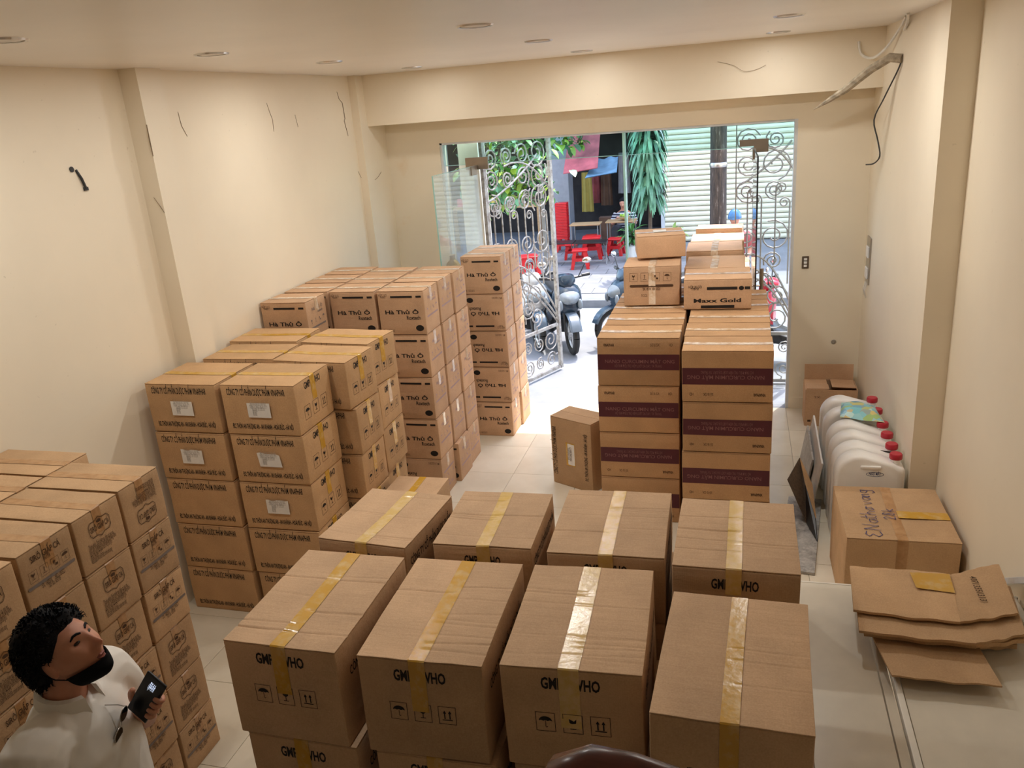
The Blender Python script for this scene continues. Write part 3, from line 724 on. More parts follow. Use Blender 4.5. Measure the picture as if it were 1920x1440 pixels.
# --- maroon-banded cartons
def nano(flip=False):
    a = Ink(); a.band(-.2935, -.060, .2935, .058, 14)
    b_ = Ink(); b_.text('NANO CURCUMIN MẬT ONG', 0.01, -.008, width=.50, sy=1.25, bold=.008); b_.text('HỖ TRỢ ĐIỀU TRỊ VIÊM LOÉT DẠ DÀY, TÁ TRÀNG', .0, -.040, width=.34)
    c = Ink(); c.text('VINAPHAR', -.21, .118, width=.08, bold=.03); c2 = Ink(); c2.text('Số lô SX:            HD:', .17, .118, width=.16)
    return [('band_print', 'front', a, 'band_maroon', flip), ('printed_lettering', 'front', b_, 'ink_pink', flip), ('maker_print', 'front', c, 'ink_brown', flip), ('small_lettering', 'front', c2, 'ink_brown', flip)]
def lift(parts_list):  # lettering that lies on the printed band sits a hair proud of it
    for parts in parts_list:
        for nm, me in parts:
            if nm == 'printed_lettering':
                for v in me.vertices: v.co.y -= 0.0008
    return parts_list
KIND['maroon'] = lift(carton_kind('maroon', .592, .347, .364, 'x', 'card_red', 'tape_clear', [nano(), nano(True), nano(), nano(True)], drop=.08, nvar=4))
for c, xc, y0, nr in ((0, -.698, 5.83, 5), (1, -.068, 5.52, 5)):
    for r in range(nr):
        for k in range(4):
            v = (2*(k % 2) + (0 if k >= 2 else 1)) if c == 0 else (1 if k % 2 else 3)
            lab = f"{'upside-down ' if v % 2 else ''}maroon-banded carton, {ORD[k]} layer, {['column toward the open door', 'column toward the side pane'][c]}, {['front', 'second', 'third', 'fourth', 'fifth', 'sixth', 'rear'][r]} rank"
            put('maroon', v, xc+RNG.uniform(-.005, .005)+(.008 if (c == 0 and r > 0) else 0), y0+.363*r, .3695*k, RNG.uniform(-.006, .006), lab, 'maroon-banded cartons in the middle')
# --- cartons standing on them
def sym_front():
    a = Ink()
    for k, u in enumerate((-.145, -.055, .035, .125)):
        a.frame(u, .075, .062, .068, .0016); (a.glass, a.hook, a.hand, a.umbrella)[k](u, .075, .06)
    a.band(-.165, -.01, .165, .012, 6); a.oval(-.165, .001, .011, .011, 10); a.oval(.165, .001, .011, .011, 10); a.text('SX: 0518  HD: 0521', 0, -.035, width=.14, bold=.02)
    a.text('TCCS', -.06, -.09, width=.05)
    return [('symbol_print', 'front', a, 'ink_brown', False)]
KIND['symbols'] = carton_kind('symbols', .45, .415, .325, 'y', 'card_pale', 'tape_clear', [sym_front()], nvar=1, drop=.30)
put('symbols', 0, -.690, 6.80, 1.480, .03, 'carton printed with four handling symbols, on the maroon-banded cartons')
KIND['gold'] = None
a = Ink(); a.text('Maxx Gold', 0, -.065, width=.36, sy=1.45, bold=.03)
c_ = Ink(); c_.band(-.08, .035, .15, .058, 6); c_.oval(.18, .046, .02, .017, 14); c_.band(.205, .035, .245, .058, 2); c_.text('HỘP 30 GÓI', -.17, .05, width=.10); c_.text('TPBVSK', -.17, .035, width=.06); c_.band(-.125, -.112, .13, -.088, 5)
KIND['gold'] = carton_kind('gold', .515, .43, .242, 'x', 'card_pale', 'tape_clear', [[('printed_lettering', 'front', a, 'ink_black', False), ('emblem_print', 'front', c_, 'ink_black', False)]], nvar=1)
put('gold', 0, -.163, 6.655, 1.480, .02, 'low carton with bold black lettering and a black bar, on the maroon-banded cartons')
KIND['blank'] = carton_kind('blank', .485, .54, .242, 'y', 'card_pale', 'tape_clear', [[]], nvar=2, drop=.06, tape_w=.06)
put('blank', 0, -.192, 7.155, 1.480, -.01, 'plain low carton directly behind the bold-lettered carton')
KIND['plain'] = carton_kind('plain', .48, .50, .361, 'y', 'card_pale', 'tape_clear', [[]], nvar=2, drop=.05, tape_w=.05)
KIND['plain_wide'] = carton_kind('plain_wide', .49, .475, .283, 'y', 'card_pale', 'tape_clear', [[]], nvar=2, drop=.05, tape_w=.06)
KIND['plain_high'] = carton_kind('plain_high', .45, .27, .325, 'x', 'card_pale', 'tape_clear', [[]], nvar=1, drop=.05, tape_w=.04)
for q_, yc in enumerate((7.425, 7.945, 8.462)):
    for k in range(4):
        put('plain', k, -.138, yc, .3655*k, 0, f'plain carton, {ORD[k]} layer, {["behind the maroon-banded column by the open glass door", "in the doorway by the open glass door", "outside the doorway on the granite threshold"][q_]}', 'plain cartons in the doorway')
put('plain_wide', 0, -.215, 7.685, 1.480, .01, 'plain carton with a short clear tape, behind the low cartons in the doorway')
put('plain_wide', 1, -.200, 8.175, 1.480, .0, 'plain carton with a tape across, second behind the low cartons in the doorway')
put('plain_high', 0, -.19, 8.585, 1.480, -.05, 'plain carton at the very back, outside the doorway')
KIND['tilted'] = carton_kind('tilted', .40, .40, .185, 'x', 'card_pale', 'tape_clear', [[]], nvar=1)
tb = put('tilted', 0, -.655, 7.06, 1.822, .30*0+.16, 'plain carton with a white sticker on top, highest by the door')
m = MB(); m.add([(-.05, -.02, .1878), (.06, -.02, .1878), (.06, .10, .1878), (-.05, .10, .1878)], [(0, 1, 2, 3)]); m.build('sticker', 'paper_white', tb)
# ------------------------------------------------------------------ large front cartons
def big_side(w=.50):
    a = Ink(); a.text('CÔNG TY CỔ PHẦN DƯỢC PHẨM', 0, .05, width=w, sy=1.8, bold=.014); return ('printed_lettering', 'right', a, 'ink_black', False)
def big_end(s=1.0, mid=True, tv=.125):
    a = Ink(); a0 = Ink(); a0.text('GMP - WHO', .0, tv*s, width=.195*s, sy=2.15, bold=.03)
    z = .075*s
    for k, u in enumerate((-.092*s, 0, .092*s)):
        if k == 1 and not mid: continue
        a.frame(u, -.01, z*.86, z, .0022); (a.umbrella, a.glass, a.arrows)[k](u, -.01, z*.85)
    return [('symbol_print', 'front', a, 'ink_black', False), ('printed_lettering', 'front', a0, 'ink_black', False)]
def low_symbols():
    a = Ink(); z = .085
    for k, u in enumerate((-.09, .01, .11)):
        a.frame(u, -.02, z*.86, z, .0022); (a.arrows, a.glass, a.umbrella)[k](u, -.02, z*.8)
    return ('symbol_print', 'front', a, 'ink_black', False)
KIND['big'] = carton_kind('big', .468, .665, .4265, 'y', 'card_big', 'tape_yellow', [[big_side()]+big_end(), [big_side()]+big_end(), [big_side()]+big_end(1.03)], crease=9, drop=.20, tape_w=.062, messy=1.6)
KIND['big_pale'] = carton_kind('big_pale', .490, .650, .4265, 'y', 'card_big', 'tape_pale', [[big_side()]+big_end(1.05)], crease=9, drop=.24, tape_w=.072, messy=1.6, nvar=2)
KIND['big_plain'] = carton_kind('big_plain', .488, .680, .4265, 'y', 'card_big', 'tape_yellow', [[low_symbols()]], crease=3, drop=.40, tape_w=.058, messy=1.5, nvar=2)
KIND['rear'] = carton_kind('rear', .450, .520, .3205, 'y', 'card_big', 'tape_pale', [[big_side(.44)]+big_end(.85, tv=.075)], crease=6, drop=.10, tape_w=.06, nvar=4, messy=1.2)
KIND['rear_wide'] = carton_kind('rear_wide', .498, .600, .3205, 'y', 'card_big', 'tape_pale', [[big_side(.48)]+big_end(.95, tv=.07)], crease=7, drop=.10, tape_w=.062, nvar=4, messy=1.2)
GP = 'large cartons nearest the stairs'
front = [('big', -1.622, 2.530, -.6, 'first column from the man'), ('big', -1.083, 2.535, 1.6, 'second column from the man'), ('big_pale', -.545, 2.565, 2.2, 'third column from the man'), ('big_plain', .010, 2.415, -2.2, 'column beside the pale desk')]
for c, (kd, x, y, rz, nm) in enumerate(front):
    for k in range(3):
        what = {'big': 'large carton with umbrella symbol', 'big_pale': 'large carton with wrinkled pale tape', 'big_plain': 'large plain carton with broad yellow tape'}[kd]
        j = 0.022 if k == 1 else 0
        put(kd, c+k, x+(j if c < 3 else -.004), y+(.004 if k < 2 else 0), .4305*k, RAD(rz if k == 2 else rz*.4), f'{what}, {["bottom", "middle", "top"][k]} layer, {nm}, near rank', GP)
rear = [('rear', -1.612, 3.205, -5.0, 'first column from the man'), ('rear', -1.082, 3.250, 1.5, 'second column from the man'), ('rear_wide', -.537, 3.285, 1.6, 'third column from the man'), ('rear_wide', .004, 3.245, -.6, 'column beside the pale desk')]
for c, (kd, x, y, rz, nm) in enumerate(rear):
    for k in range(4):
        put(kd, c+(3-k), x, y+(.012 if k < 3 else 0), .3235*k, RAD(rz if k == 3 else rz*.3), f'large tan carton, {ORD[k] if k < 3 else "top"} layer, {nm}, rank behind the nearest', GP)
KIND['lone'] = carton_kind('lone', .385, .46, .318, 'y', 'card_big', 'tape_yellow', [[]], nvar=2, drop=.08, tape_w=.05)
for k in range(2):
    put('lone', k, -2.165, 4.72, .322*k, 0, f'tan carton with one yellow tape, {"lower" if k == 0 else "upper"}, between big cartons and oval-marked pile')
def upright():
    a = Ink(); a.text('CÔNG TY CỔ PHẦN DƯỢC PHẨM VINAPHAR', 0, .155, width=.44, sy=2.0, bold=.014); a.text('ĐC: THÔN AN THƯỢNG - AN KHÁNH - HÀ NỘI', 0, -.17, width=.42, sy=1.5, bold=.02)
    a.v = [(-v, u) for u, v in a.v]
    return ('printed_lettering', 'front', a, 'ink_black', False)
p_ = Ink(); p_.rect(-.055, -.11, .04, .10)
q_ = Ink(); q_.rect(-.035, -.10, .035, .09)
t_ = Ink(); t_.text('TIÊN LONG BEAUTY', 0, -.006, width=.13, bold=.02); t_.text('PHIẾU NHẬN HÀNG', 0, .018, width=.11); t_.v = [(-v, u) for u, v in t_.v]
KIND['upright'] = carton_kind('upright', .425, .270, .62, 'x', 'card_tan', 'tape_yellow', [[upright(), ('tape_patch', 'front', p_, 'tape_yellow', False), ('label_sheet', 'front', q_, 'paper_white', False), ('label_print', 'front', t_, 'ink_grey', False)]], nvar=1, tape_on=False)
for nm, me in KIND['upright'][0]:
    dy = {'label_sheet': .0008, 'label_print': .0016}.get(nm, 0)
    for v in me.vertices: v.co.y -= dy
put('upright', 0, -1.272, 6.285, 0, RAD(-27), 'carton standing on end with white label, beside the maroon-banded cartons')

# ------------------------------------------------------------------ along the right wall
KIND['wide'] = carton_kind('wide', .62, .70, .545, 'y', 'card_tan', 'tape_brown', [[]], nvar=1, drop=.18, tape_w=.06, crease=3, messy=1.5)
ew = put('wide', 0, .945, 4.955, 0, RAD(.5), 'wide carton with blue handwriting on its lid, by the pilaster')
m = MB(); yy = -.03
m.add([(x, yy+w_, .5472) for x in (.02, .12, .22, .31) for w_ in (-.045, .045)], [(0, 2, 3, 1), (2, 4, 5, 3), (4, 6, 7, 5)]); m.build('tape', 'tape_yellow', ew)
pen = Ink()
def stroke(pts, u, v, s): pen.line([(u+a*s, v+b_*s) for a, b_ in pts], .0048)
HW = {'E': [[(.7, .9), (.3, 1), (.05, .8), (.35, .55), (.05, .25), (.3, 0), (.75, .1)]], 'N': [[(0, 0), (.1, 1), (.55, .05), (.7, 1.05)]], 'a': [[(.5, .5), (.2, .5), (.05, .2), (.25, 0), (.5, .25), (.52, .5), (.55, .05), (.7, .05)]],
      't': [[(.25, 1), (.2, .1), (.4, 0)], [(0, .62), (.45, .66)]], 'h': [[(.1, 1), (.05, 0)], [(.06, .3), (.3, .5), (.4, .35), (.45, 0)]], 'r': [[(.05, .5), (.1, 0)], [(.1, .3), (.3, .5), (.45, .45)]], 'o': [[(.3, .5), (.05, .3), (.2, 0), (.45, .15), (.4, .45), (.3, .5), (.6, .45)]],
      'v': [[(0, .5), (.2, 0), (.45, .5)]], 'n': [[(.05, .5), (.05, 0)], [(.05, .3), (.25, .5), (.38, .35), (.42, 0)]], 'g': [[(.45, .5), (.15, .5), (.05, .2), (.3, .05), (.45, .5), (.42, -.3), (.15, -.42), (.05, -.25)]],
      '2': [[(.05, .75), (.3, 1), (.5, .75), (.1, .05), (.6, .08)]], '8': [[(.5, .85), (.25, 1), (.1, .75), (.5, .3), (.3, 0), (.05, .2), (.5, .85)]], 'k': [[(.1, 1), (.05, 0)], [(.5, .55), (.08, .3), (.5, 0)]]}
u = -.325
for ch in 'ENatho vang':
    if ch == ' ': u += .03; continue
    for st in HW[ch]: stroke(st, u, 0, .092)
    u += .085 if ch in 'NE' else .054
u = -.10
for ch in '28k':
    for st in HW[ch]: stroke(st, u, -.11, .07)
    u += .052
m = MB(); m.add([V((-.105-v*1.0, u*1.0, .5468)) for u, v in pen.v], pen.f); m.build('pen_lettering', 'ink_blue', ew)

def jerrycan(y, label, sticker=False, strap=False):
    t = thing('jerrycan', label, 'jerrycan', (.880, y, 0), 0, 'white jerrycans along the right wall')
    w, h, th = .44, .69, .155
    def arc(cx_, cz, r, a0, a1, n=7): return [(cx_+r*cos(RAD(a0+(a1-a0)*i/n)), cz+r*sin(RAD(a0+(a1-a0)*i/n))) for i in range(n+1)]
    def out(k):
        return arc(-w/2+.03+k, .03+k, .03, 180, 270, 4)+arc(w/2-.03-k, .03+k, .03, 270, 360, 4)+arc(w/2-.035-k, h-.11-k, .035, 0, 90, 5)+[(w/2-.075, h-.055-k)]+arc(-w/2+.15+k, h-.15-k, .15, 82, 180, 9)
    m = MB(); L = []
    for yy, k in ((-th/2, .022), (-th/2+.008, .008), (-th/2+.024, 0), (th/2-.024, 0), (th/2-.008, .008), (th/2, .022)):
        L.append(len(m.v)); m.v += [(px_, yy, pz) for px_, pz in out(k)]
    n = len(out(0))
    for a in range(5):
        for i in range(n): m.f.append((L[a]+i, L[a]+(i+1) % n, L[a+1]+(i+1) % n, L[a+1]+i))
    m.f.append(tuple(L[0]+i for i in range(n))[::-1]); m.f.append(tuple(L[5]+i for i in range(n)))
    m.build('body', 'white_plastic', t, True)
    m = MB(); m.box((.0, -th/2-.004, h-.075), (.13, .022, .026), bev=.008); m.build('handle', 'white_plastic', t, True)
    m = MB(); m.lathe([(.030, 0), (.030, .05), (.026, .052)], 14, Matrix.Translation((w/2-.055, 0, h-.08))); m.build('neck', 'white_plastic', t, True)
    m = MB(); m.lathe([(.040, 0), (.042, .006), (.042, .03), (.036, .038)], 18, Matrix.Translation((w/2-.055, 0, h-.035))); m.build('cap', 'red_cap', t, True)
    if sticker:
        a = Ink(); a.line([(.055*cos(2*pi*i/20), .016*sin(2*pi*i/20)) for i in range(20)], .003, True); a.text('NGỌ MẬT', 0, -.007, width=.075, bold=.02)
        m = MB(); m.add([V((u+.03, -th/2-.0012, h-.125+v)) for u, v in a.v], a.f); m.build('sticker_print', 'ink_blue', t)
    if strap:
        m = MB(); m.tube([(w/2-.13, -.03, h-.045), (w/2-.06, -.045, h-.047), (w/2-.01, -.02, h-.055), (w/2+.0, .01, h-.085)], .006, 6); m.build('strap', 'black_plastic', t, True)
    return t
jerrycan(5.535, 'white jerrycan behind the handwritten wide carton, first of its line, purple sticker', True)
jerrycan(5.705, 'white jerrycan with a black strap under its red cap, second of its line', True, True)
jerrycan(5.905, 'white jerrycan with bare front, third of its line from the wide carton')
jerrycan(6.105, 'white jerrycan under the near edge of the colourful pack, fourth of its line')
jerrycan(6.385, 'white jerrycan under the far edge of the colourful pack, fifth of its line')
jerrycan(6.640, 'white jerrycan last of its line, nearest the open carton')
# colourful soft pack lying on two cans
m = MB(); nx, ny = 10, 5; P = [(.755, 6.17), (.80, 6.50), (1.03, 6.44), (1.055, 6.08)]
def bil(a, c, P): return [(1-a)*(1-c)*P[0][i]+(1-a)*c*P[1][i]+a*c*P[2][i]+a*(1-c)*P[3][i] for i in (0, 1)]
for lay in (0, 1):
    for i in range(nx+1):
        for j in range(ny+1):
            a, c = i/nx, j/ny; x, y = bil(a, c, P)
            m.v.append((x, y, .697+(.055*(max(0, sin(pi*a))*max(0, sin(pi*c)))**.4 if lay else 0)+.003*sin(9*a+5*c)))
o_ = (nx+1)*(ny+1)
for i in range(nx):
    for j in range(ny):
        q = (i*(ny+1)+j, (i+1)*(ny+1)+j, (i+1)*(ny+1)+j+1, i*(ny+1)+j+1); m.f.append(q[::-1] if False else (q[3], q[2], q[1], q[0])); m.f.append(tuple(o_+t for t in q))
edge = [(i, 0) for i in range(nx)]+[(nx, j) for j in range(ny)]+[(i, ny) for i in range(nx, 0, -1)]+[(0, j) for j in range(ny, 0, -1)]
ix = [a*(ny+1)+c for a, c in edge]
for k in range(len(ix)): m.f.append((ix[k], ix[(k+1) % len(ix)], o_+ix[(k+1) % len(ix)], o_+ix[k]))
tag(m.build('soft_pack', 'pack_print', None, True), 'colourful plastic pack lying on top of two white jerrycans', 'pack')

# open carton in the far corner
t = thing('open_carton', 'small open carton with raised flap in the corner beside the side pane', 'box', (.858, 7.87, 0), 0)
w, d, h, th = .455, .30, .365, .006
m = MB(); m.box((0, -d/2, h/2), (w, th, h)); m.box((0, d/2, h/2), (w, th, h)); m.box((-w/2, 0, h/2), (th, d, h)); m.box((w/2, 0, h/2), (th, d, h)); m.box((0, 0, th/2), (w, d, th)); m.build('body', 'card_pale', t)
m = MB(); m.box((0, d/2+.012, h+.075), (w-.01, th, .16), Euler((RAD(-9), 0, 0))); m.build('flap', 'card_pale', t)
m = MB(); m.box((-.125, 0, h+.003), (.20, d-.01, th)); m.build('flap', 'card_pale', t)
m = MB(); m.box((.115, .03, h+.004), (.21, d-.07, th), Euler((0, RAD(2), 0))); m.build('flap', 'card_pale', t)
m = MB(); m.box((0, -d/2-.05, h-.085), (w-.01, th, .17), Euler((RAD(-30), 0, 0))) if False else m.box((-.12, -d/2+.07, h+.009), (.2, .13, th)); m.build('flap', 'card_pale', t)
a = Ink(); pts = [(-.07, .05), (-.045, .068), (.045, .068), (.07, .05), (.062, 0), (.07, -.05), (.045, -.068), (-.045, -.068), (-.07, -.05), (-.062, 0)]; a.line([(p[0]*1.1+.02, p[1]*1.1-.02) for p in pts], .003, True); a.text('MIXON', .02, -.045, width=.09, sy=1.6, bold=.01)
a.band(.0, .10, .12, .118, 2); a.rect(-.205, -.14, -.175, -.12); a.text('SX:', -.12, .10, width=.06)
m = MB(); m.add([V((u, -d/2-th/2-.001, h/2+v)) for u, v in a.v], a.f); m.build('emblem_print', 'ink_brown', t)

# granite slab on the floor, leaning boards, folded dark carton
m = MB(); m.box((0, 0, .011), (.245, 1.10, .02), bev=.003); tag(m.build('granite_slab', 'granite', None, loc=(.462, 5.60, .001), rot=(0, 0, RAD(-7))), 'mottled grey granite slab lying on the floor beside the wide carton', 'slab')
m = MB(); m.box((0, 0, .20), (.014, 1.0, .40), bev=.002); tag(m.build('leaning_board', 'paper_white', None, loc=(.572, 6.47, .004), rot=(0, RAD(9), RAD(-1))), 'pale thin board leaning on the white jerrycans, longer one', 'board')
m = MB(); m.box((0, 0, .15), (.014, .72, .30), bev=.002); tag(m.build('leaning_board', 'granite', None, loc=(.545, 6.62, .004), rot=(0, RAD(9), RAD(-1))), 'grey stone board leaning against the paler board by the jerrycans', 'board', None)
t = thing('folded_carton', 'dark folded carton standing open on the granite slab', 'box', (0, 0, .023), 0)
def sheet(quad_, th, name, mat, parent):
    m = MB(); P = [V(p) for p in quad_]; n = (P[1]-P[0]).cross(P[3]-P[0]).normalized()*th/2
    m.add([p-n for p in P]+[p+n for p in P], [(3, 2, 1, 0), (4, 5, 6, 7), (0, 1, 5, 4), (1, 2, 6, 5), (2, 3, 7, 6), (3, 0, 4, 7)]); return m.build(name, mat, parent)
sheet([(.512, 5.72, .002), (.545, 6.02, .002), (.475, 6.13, .345), (.375, 5.86, .285)], .006, 'panel', 'wood_dark', t)
sheet([(.477, 6.135, .343), (.505, 5.90, .245), (.565, 5.62, .10), (.560, 5.96, .20)], .006, 'panel', 'card_gold', t)
sheet([(.512, 5.715, .004), (.508, 5.90, .235), (.562, 5.63, .10), (.565, 5.45, .004)], .006, 'panel', 'black_plastic', t)

# ---- pale desks in the near corner
def desk(name, label, x0, x1, y0, y1, z, strip):
    t = thing(name, label, 'table', ((x0+x1)/2, (y0+y1)/2, 0)); w, d = x1-x0, y1-y0
    m = MB(); m.box((0, 0, z-.0125), (w-.012, d-.012, .025), bev=.002); m.build('tabletop', 'laminate', t)
    m = MB(); m.box((0, d/2-.006, z-.015), (w, .012, .034), bev=.002); m.build('edge_strip', 'laminate_edge', t)
    if strip == 'left':
        m = MB(); m.box((-w/2-.012, 0, z-.008), (.026, d, .04), bev=.003); m.build('edge_profile', 'laminate_edge', t)
    else:
        m = MB(); m.box((w/2+.018, 0, z-.014), (.036, d, .027), bev=.002); m.build('edge_profile', 'laminate', t)
    for sx in (-1, 1):
        for sy in (-1, 1):
            m = MB(); m.box((sx*(w/2-.04), sy*(d/2-.06), (z-.026)/2), (.04, .04, z-.026)); m.build('leg', 'aluminium', t)
desk('side_table', 'narrow pale laminate table between the large plain carton and the wider desk', .285, .590, 1.3, 3.765, .75, 'right')
desk('desk', 'wide pale laminate desk against the wall with a raised white edge', .660, 1.285, 1.3, 3.765, .75, 'left')
def flat(name, label, left, fold, right, z, th, lift=0.0, tapeq=None, num=False, lines=3):
    """a flattened carton: two panels joined at a fold, corrugated double board"""
    t = thing(name, label, 'box', (0, 0, z), 0, 'flattened cartons on the desk')
    def slab(P, nm, zs):
        m = MB(); nx, ny = 14, 8; top = []; 
        for i in range(nx+1):
            for j in range(ny+1):
                a, c = i/nx, j/ny; q = bil(a, c, P); zz = (zs[0]*(1-a)+zs[1]*a)+.004*sin(5*a+3*c+z*30)*c+.006*(1-c)*sin(4*a+1)**2
                q[1] += .004*sin(17*a+z*9)*(c == 0)+.003*sin(23*a)*(c == 1)
                top.append((q[0], q[1], zz))
        o_ = len(top); m.v = [(p[0], p[1], p[2]-th) for p in top]+top
        for i in range(nx):
            for j in range(ny):
                q = (i*(ny+1)+j, (i+1)*(ny+1)+j, (i+1)*(ny+1)+j+1, i*(ny+1)+j+1); m.f += [q[::-1], tuple(o_+k for k in q)]
        e = [(i, 0) for i in range(nx)]+[(nx, j) for j in range(ny)]+[(i, ny) for i in range(nx, 0, -1)]+[(0, j) for j in range(ny, 0, -1)]; ix = [a*(ny+1)+c for a, c in e]
        for k in range(len(ix)): m.f.append((ix[k], ix[(k+1) % len(ix)], o_+ix[(k+1) % len(ix)], o_+ix[k]))
        return m.build(nm, 'card_tan', t, True)
    slab([left[0], left[1], fold[1], fold[0]], 'panel', (0, 0)); 
    if right: slab([fold[0], fold[1], right[1], right[0]], 'panel', (0.0, lift))
    return t
t = flat('flattened_carton', 'flattened carton with yellow tape patch and stamped digits, topmost on the desk', [(.510, 3.335), (.538, 3.72)], [(.930, 3.31), (.972, 3.70)], [(1.168, 3.395), (1.200, 3.80)], .885, .012, .012)
m = MB(); g_ = [(.80, 3.545), (.795, 3.675), (.965, 3.685), (.955, 3.525)]
nx = 10
for i in range(nx+1):
    for j in range(nx+1):
        q = bil(i/nx, j/nx, g_); m.v.append((q[0], q[1], .010+.003*noise.noise(V((q[0]*60, q[1]*60, 0)))))
for i in range(nx):
    for j in range(nx): m.f.append((i*(nx+1)+j, i*(nx+1)+j+1, (i+1)*(nx+1)+j+1, (i+1)*(nx+1)+j)[::-1])
m.build('tape_patch', 'tape_yellow', t, True)
a = Ink(); a.text('40713551313', 0, 0, width=.20, sy=1.5, bold=.01)
m = MB(); m.add([V((1.045+.9*v+.17*(-u)*.0, 3.575-u, .012+.0*v)) for u, v in a.v], a.f); m.build('stamped_lettering', 'ink_brown', t)
flat('flattened_carton', 'torn flattened carton directly under the topmost one on the desk', [(.520, 3.215), (.545, 3.62)], [(.968, 3.20), (.99, 3.62)], [(1.17, 3.285), (1.21, 3.65)], .862, .012, .010)
flat('flattened_carton', 'flattened carton third from the top of the stack on the desk', [(.545, 3.24), (.562, 3.66)], [(.975, 3.225), (.985, 3.65)], [(1.18, 3.29), (1.22, 3.66)], .838, .02, .006)
flat('flattened_carton', 'single brown carton panel jutting out from the bottom of the stack', [(.622, 3.01), (.578, 3.30)], [(1.02, 3.015), (.99, 3.34)], None, .806, .008)
flat('flattened_carton', 'hidden flattened carton at the bottom of the stack, flat on the desk', [(.66, 3.30), (.64, 3.68)], [(.98, 3.30), (.99, 3.68)], [(1.16, 3.33), (1.18, 3.68)], .783, .022, 0)
m = MB(); a_, c_ = V((1.262, 3.97, .70)), V((1.262, 3.05, 1.30)); dd = (c_-a_); m.box(tuple((a_+c_)/2), (.03, dd.length, .03), Euler((math.atan2(dd.z, dd.y), 0, 0)), bev=.002)
tag(m.build('metal_tube', 'aluminium'), 'white square metal tube leaning along the wall above the desk', 'tube')

# ---- stair rail by the photographer
quadwall('trim_6', [((-.9, .12, 1.40), (XR, .84, 1.55))], 'wall_cream')
t = thing('handrail', 'dark red polished wooden handrail end at the bottom edge', 'handrail', (0, 0, 0))
pts = [(-.222, .79, 2.20), (-.216, .79, 2.255), (-.198, .79, 2.294), (-.165, .79, 2.310), (-.12, .79, 2.306), (.0, .79, 2.273), (.3, .79, 2.19), (.6, .79, 2.10)]
m = MB(); m.tube(pts, .034, 12); m.build('rail', 'wood_red', t, True)
for x, z in ((-.222, 2.20), (.6, 2.08)):
    m = MB(); m.lathe([(.03, 0), (.032, .1), (.022, .3), (.03, z-1.55-.05), (.03, z-1.55)], 12, Matrix.Translation((x, .79, 1.55))); m.build('post', 'wood_red', t, True)
# ---- wires, cracks, switches
wire('hanging_wire', [(1.124, 6.94, 3.19), (1.115, 7.05, 3.12), (1.08, 7.3, 2.95), (1.06, 7.6, 2.78), (1.085, 7.5, 2.62), (1.10, 7.45, 2.50), (1.08, 7.6, 2.43), (1.04, 7.75, 2.41)], .006, 'cable_black', 'thin black wire hanging from a hole high in the wall', 'wire')
m = MB(); P = [(1.135, 6.95, 3.225), (1.06, 7.0, 3.24), (.95, 7.15, 3.17), (.80, 7.3, 3.04), (.68, 7.42, 2.96), (.575, 7.5, 2.895)]
m.tube(P, [.032, .034, .034, .03, .02, .003], 8); tag(m.build('broken_conduit', 'plaster', None, True), 'broken plaster-coated conduit jutting from the wall near the front beam', 'conduit')
wire('white_cable', [(.93, 7.775, 3.40), (.95, 7.74, 3.30), (1.02, 7.60, 3.26), (1.08, 7.35, 3.32), (1.115, 7.0, 3.44), (1.10, 6.7, 3.495)], .011, 'cable_white', 'white cable looping from the beam up to the ceiling corner', 'cable')
wire('white_cable', [(1.07, 6.45, 3.498), (1.11, 6.7, 3.46), (1.126, 6.9, 3.42)], .011, 'cable_white', 'short white cable stub at the ceiling corner', 'cable')
wire('wall_wire', [(.10+-.30, 7.775, 3.34), (-.07, 7.77, 3.30), (.02, 7.765, 3.245), (.12, 7.77, 3.25), (.20, 7.775, 3.28)], .0015, 'stain_brown', 'thin loose wire drooping on the front beam', 'wire')
wire('wall_wire', [(-3.615, 7.58, 2.62), (-3.60, 7.66, 2.52), (-3.54, 7.8, 2.52), (-3.535, 7.95, 2.58)], .0018, 'stain_brown', 'thin curved wire on the left wall beside the beam end', 'wire')
def crack(path, w, label, n='wall_crack'):
    P = [V(p) for p in path]; m = MB(); m.tube(P, [.6*w*(.35+.65*sin(pi*(i+.5)/len(P))) for i in range(len(P))], 4)
    tag(m.build(n, 'stain_brown'), label, 'crack')
XW = -3.619
crack([(XW, 7.36, 3.36), (XW, 7.38, 3.30), (XW, 7.44, 3.26), (XW, 7.45, 3.12), (XW, 7.43, 3.10), (XW, 7.46, 3.0), (XW, 7.47, 2.96)], .008, 'long dark crack in the left wall close to the beam')
crack([(XW, 6.10, 3.28), (XW, 6.12, 3.22), (XW, 6.15, 3.15), (XW, 6.14, 3.06)], .005, 'faint short crack in the middle of the left wall')
crack([(XW, 6.52, 3.18), (XW, 6.54, 3.08)], .004, 'tiny crack between the faint and the long crack')
crack([(XW, 4.97, 3.24), (XW, 4.98, 3.15), (XW, 5.02, 3.08)], .005, 'short crack just beyond the left pilaster')
crack([(-3.541, 4.533, 3.17), (-3.541, 4.531, 3.07), (-3.541, 4.533, 2.98)], .008, 'dark chip running down the edge of the left pilaster')
crack([(-3.60, 4.533, 2.73), (-3.56, 4.533, 2.66), (-3.545, 4.533, 2.63)], .004, 'slanted scratch on the shaded face of the left pilaster')
m = MB(); m.tube([(-3.669, 3.98, 2.955), (-3.664, 3.98, 2.955)], .016, 8); m.tube([(-3.668, 4.01, 2.95), (-3.66, 4.03, 2.90), (-3.662, 4.05, 2.84)], .008, 6); m.box((-3.664, 4.05, 2.84), (.01, .03, .02)); tag(m.build('wall_anchor', 'cable_black'), 'dark anchor hole with a bent hook in the left wall near the pilaster', 'hook')
t = thing('light_switch', 'small dark brown switch plate on the front wall beside the glass', 'switch', (.613, YF, 1.492))
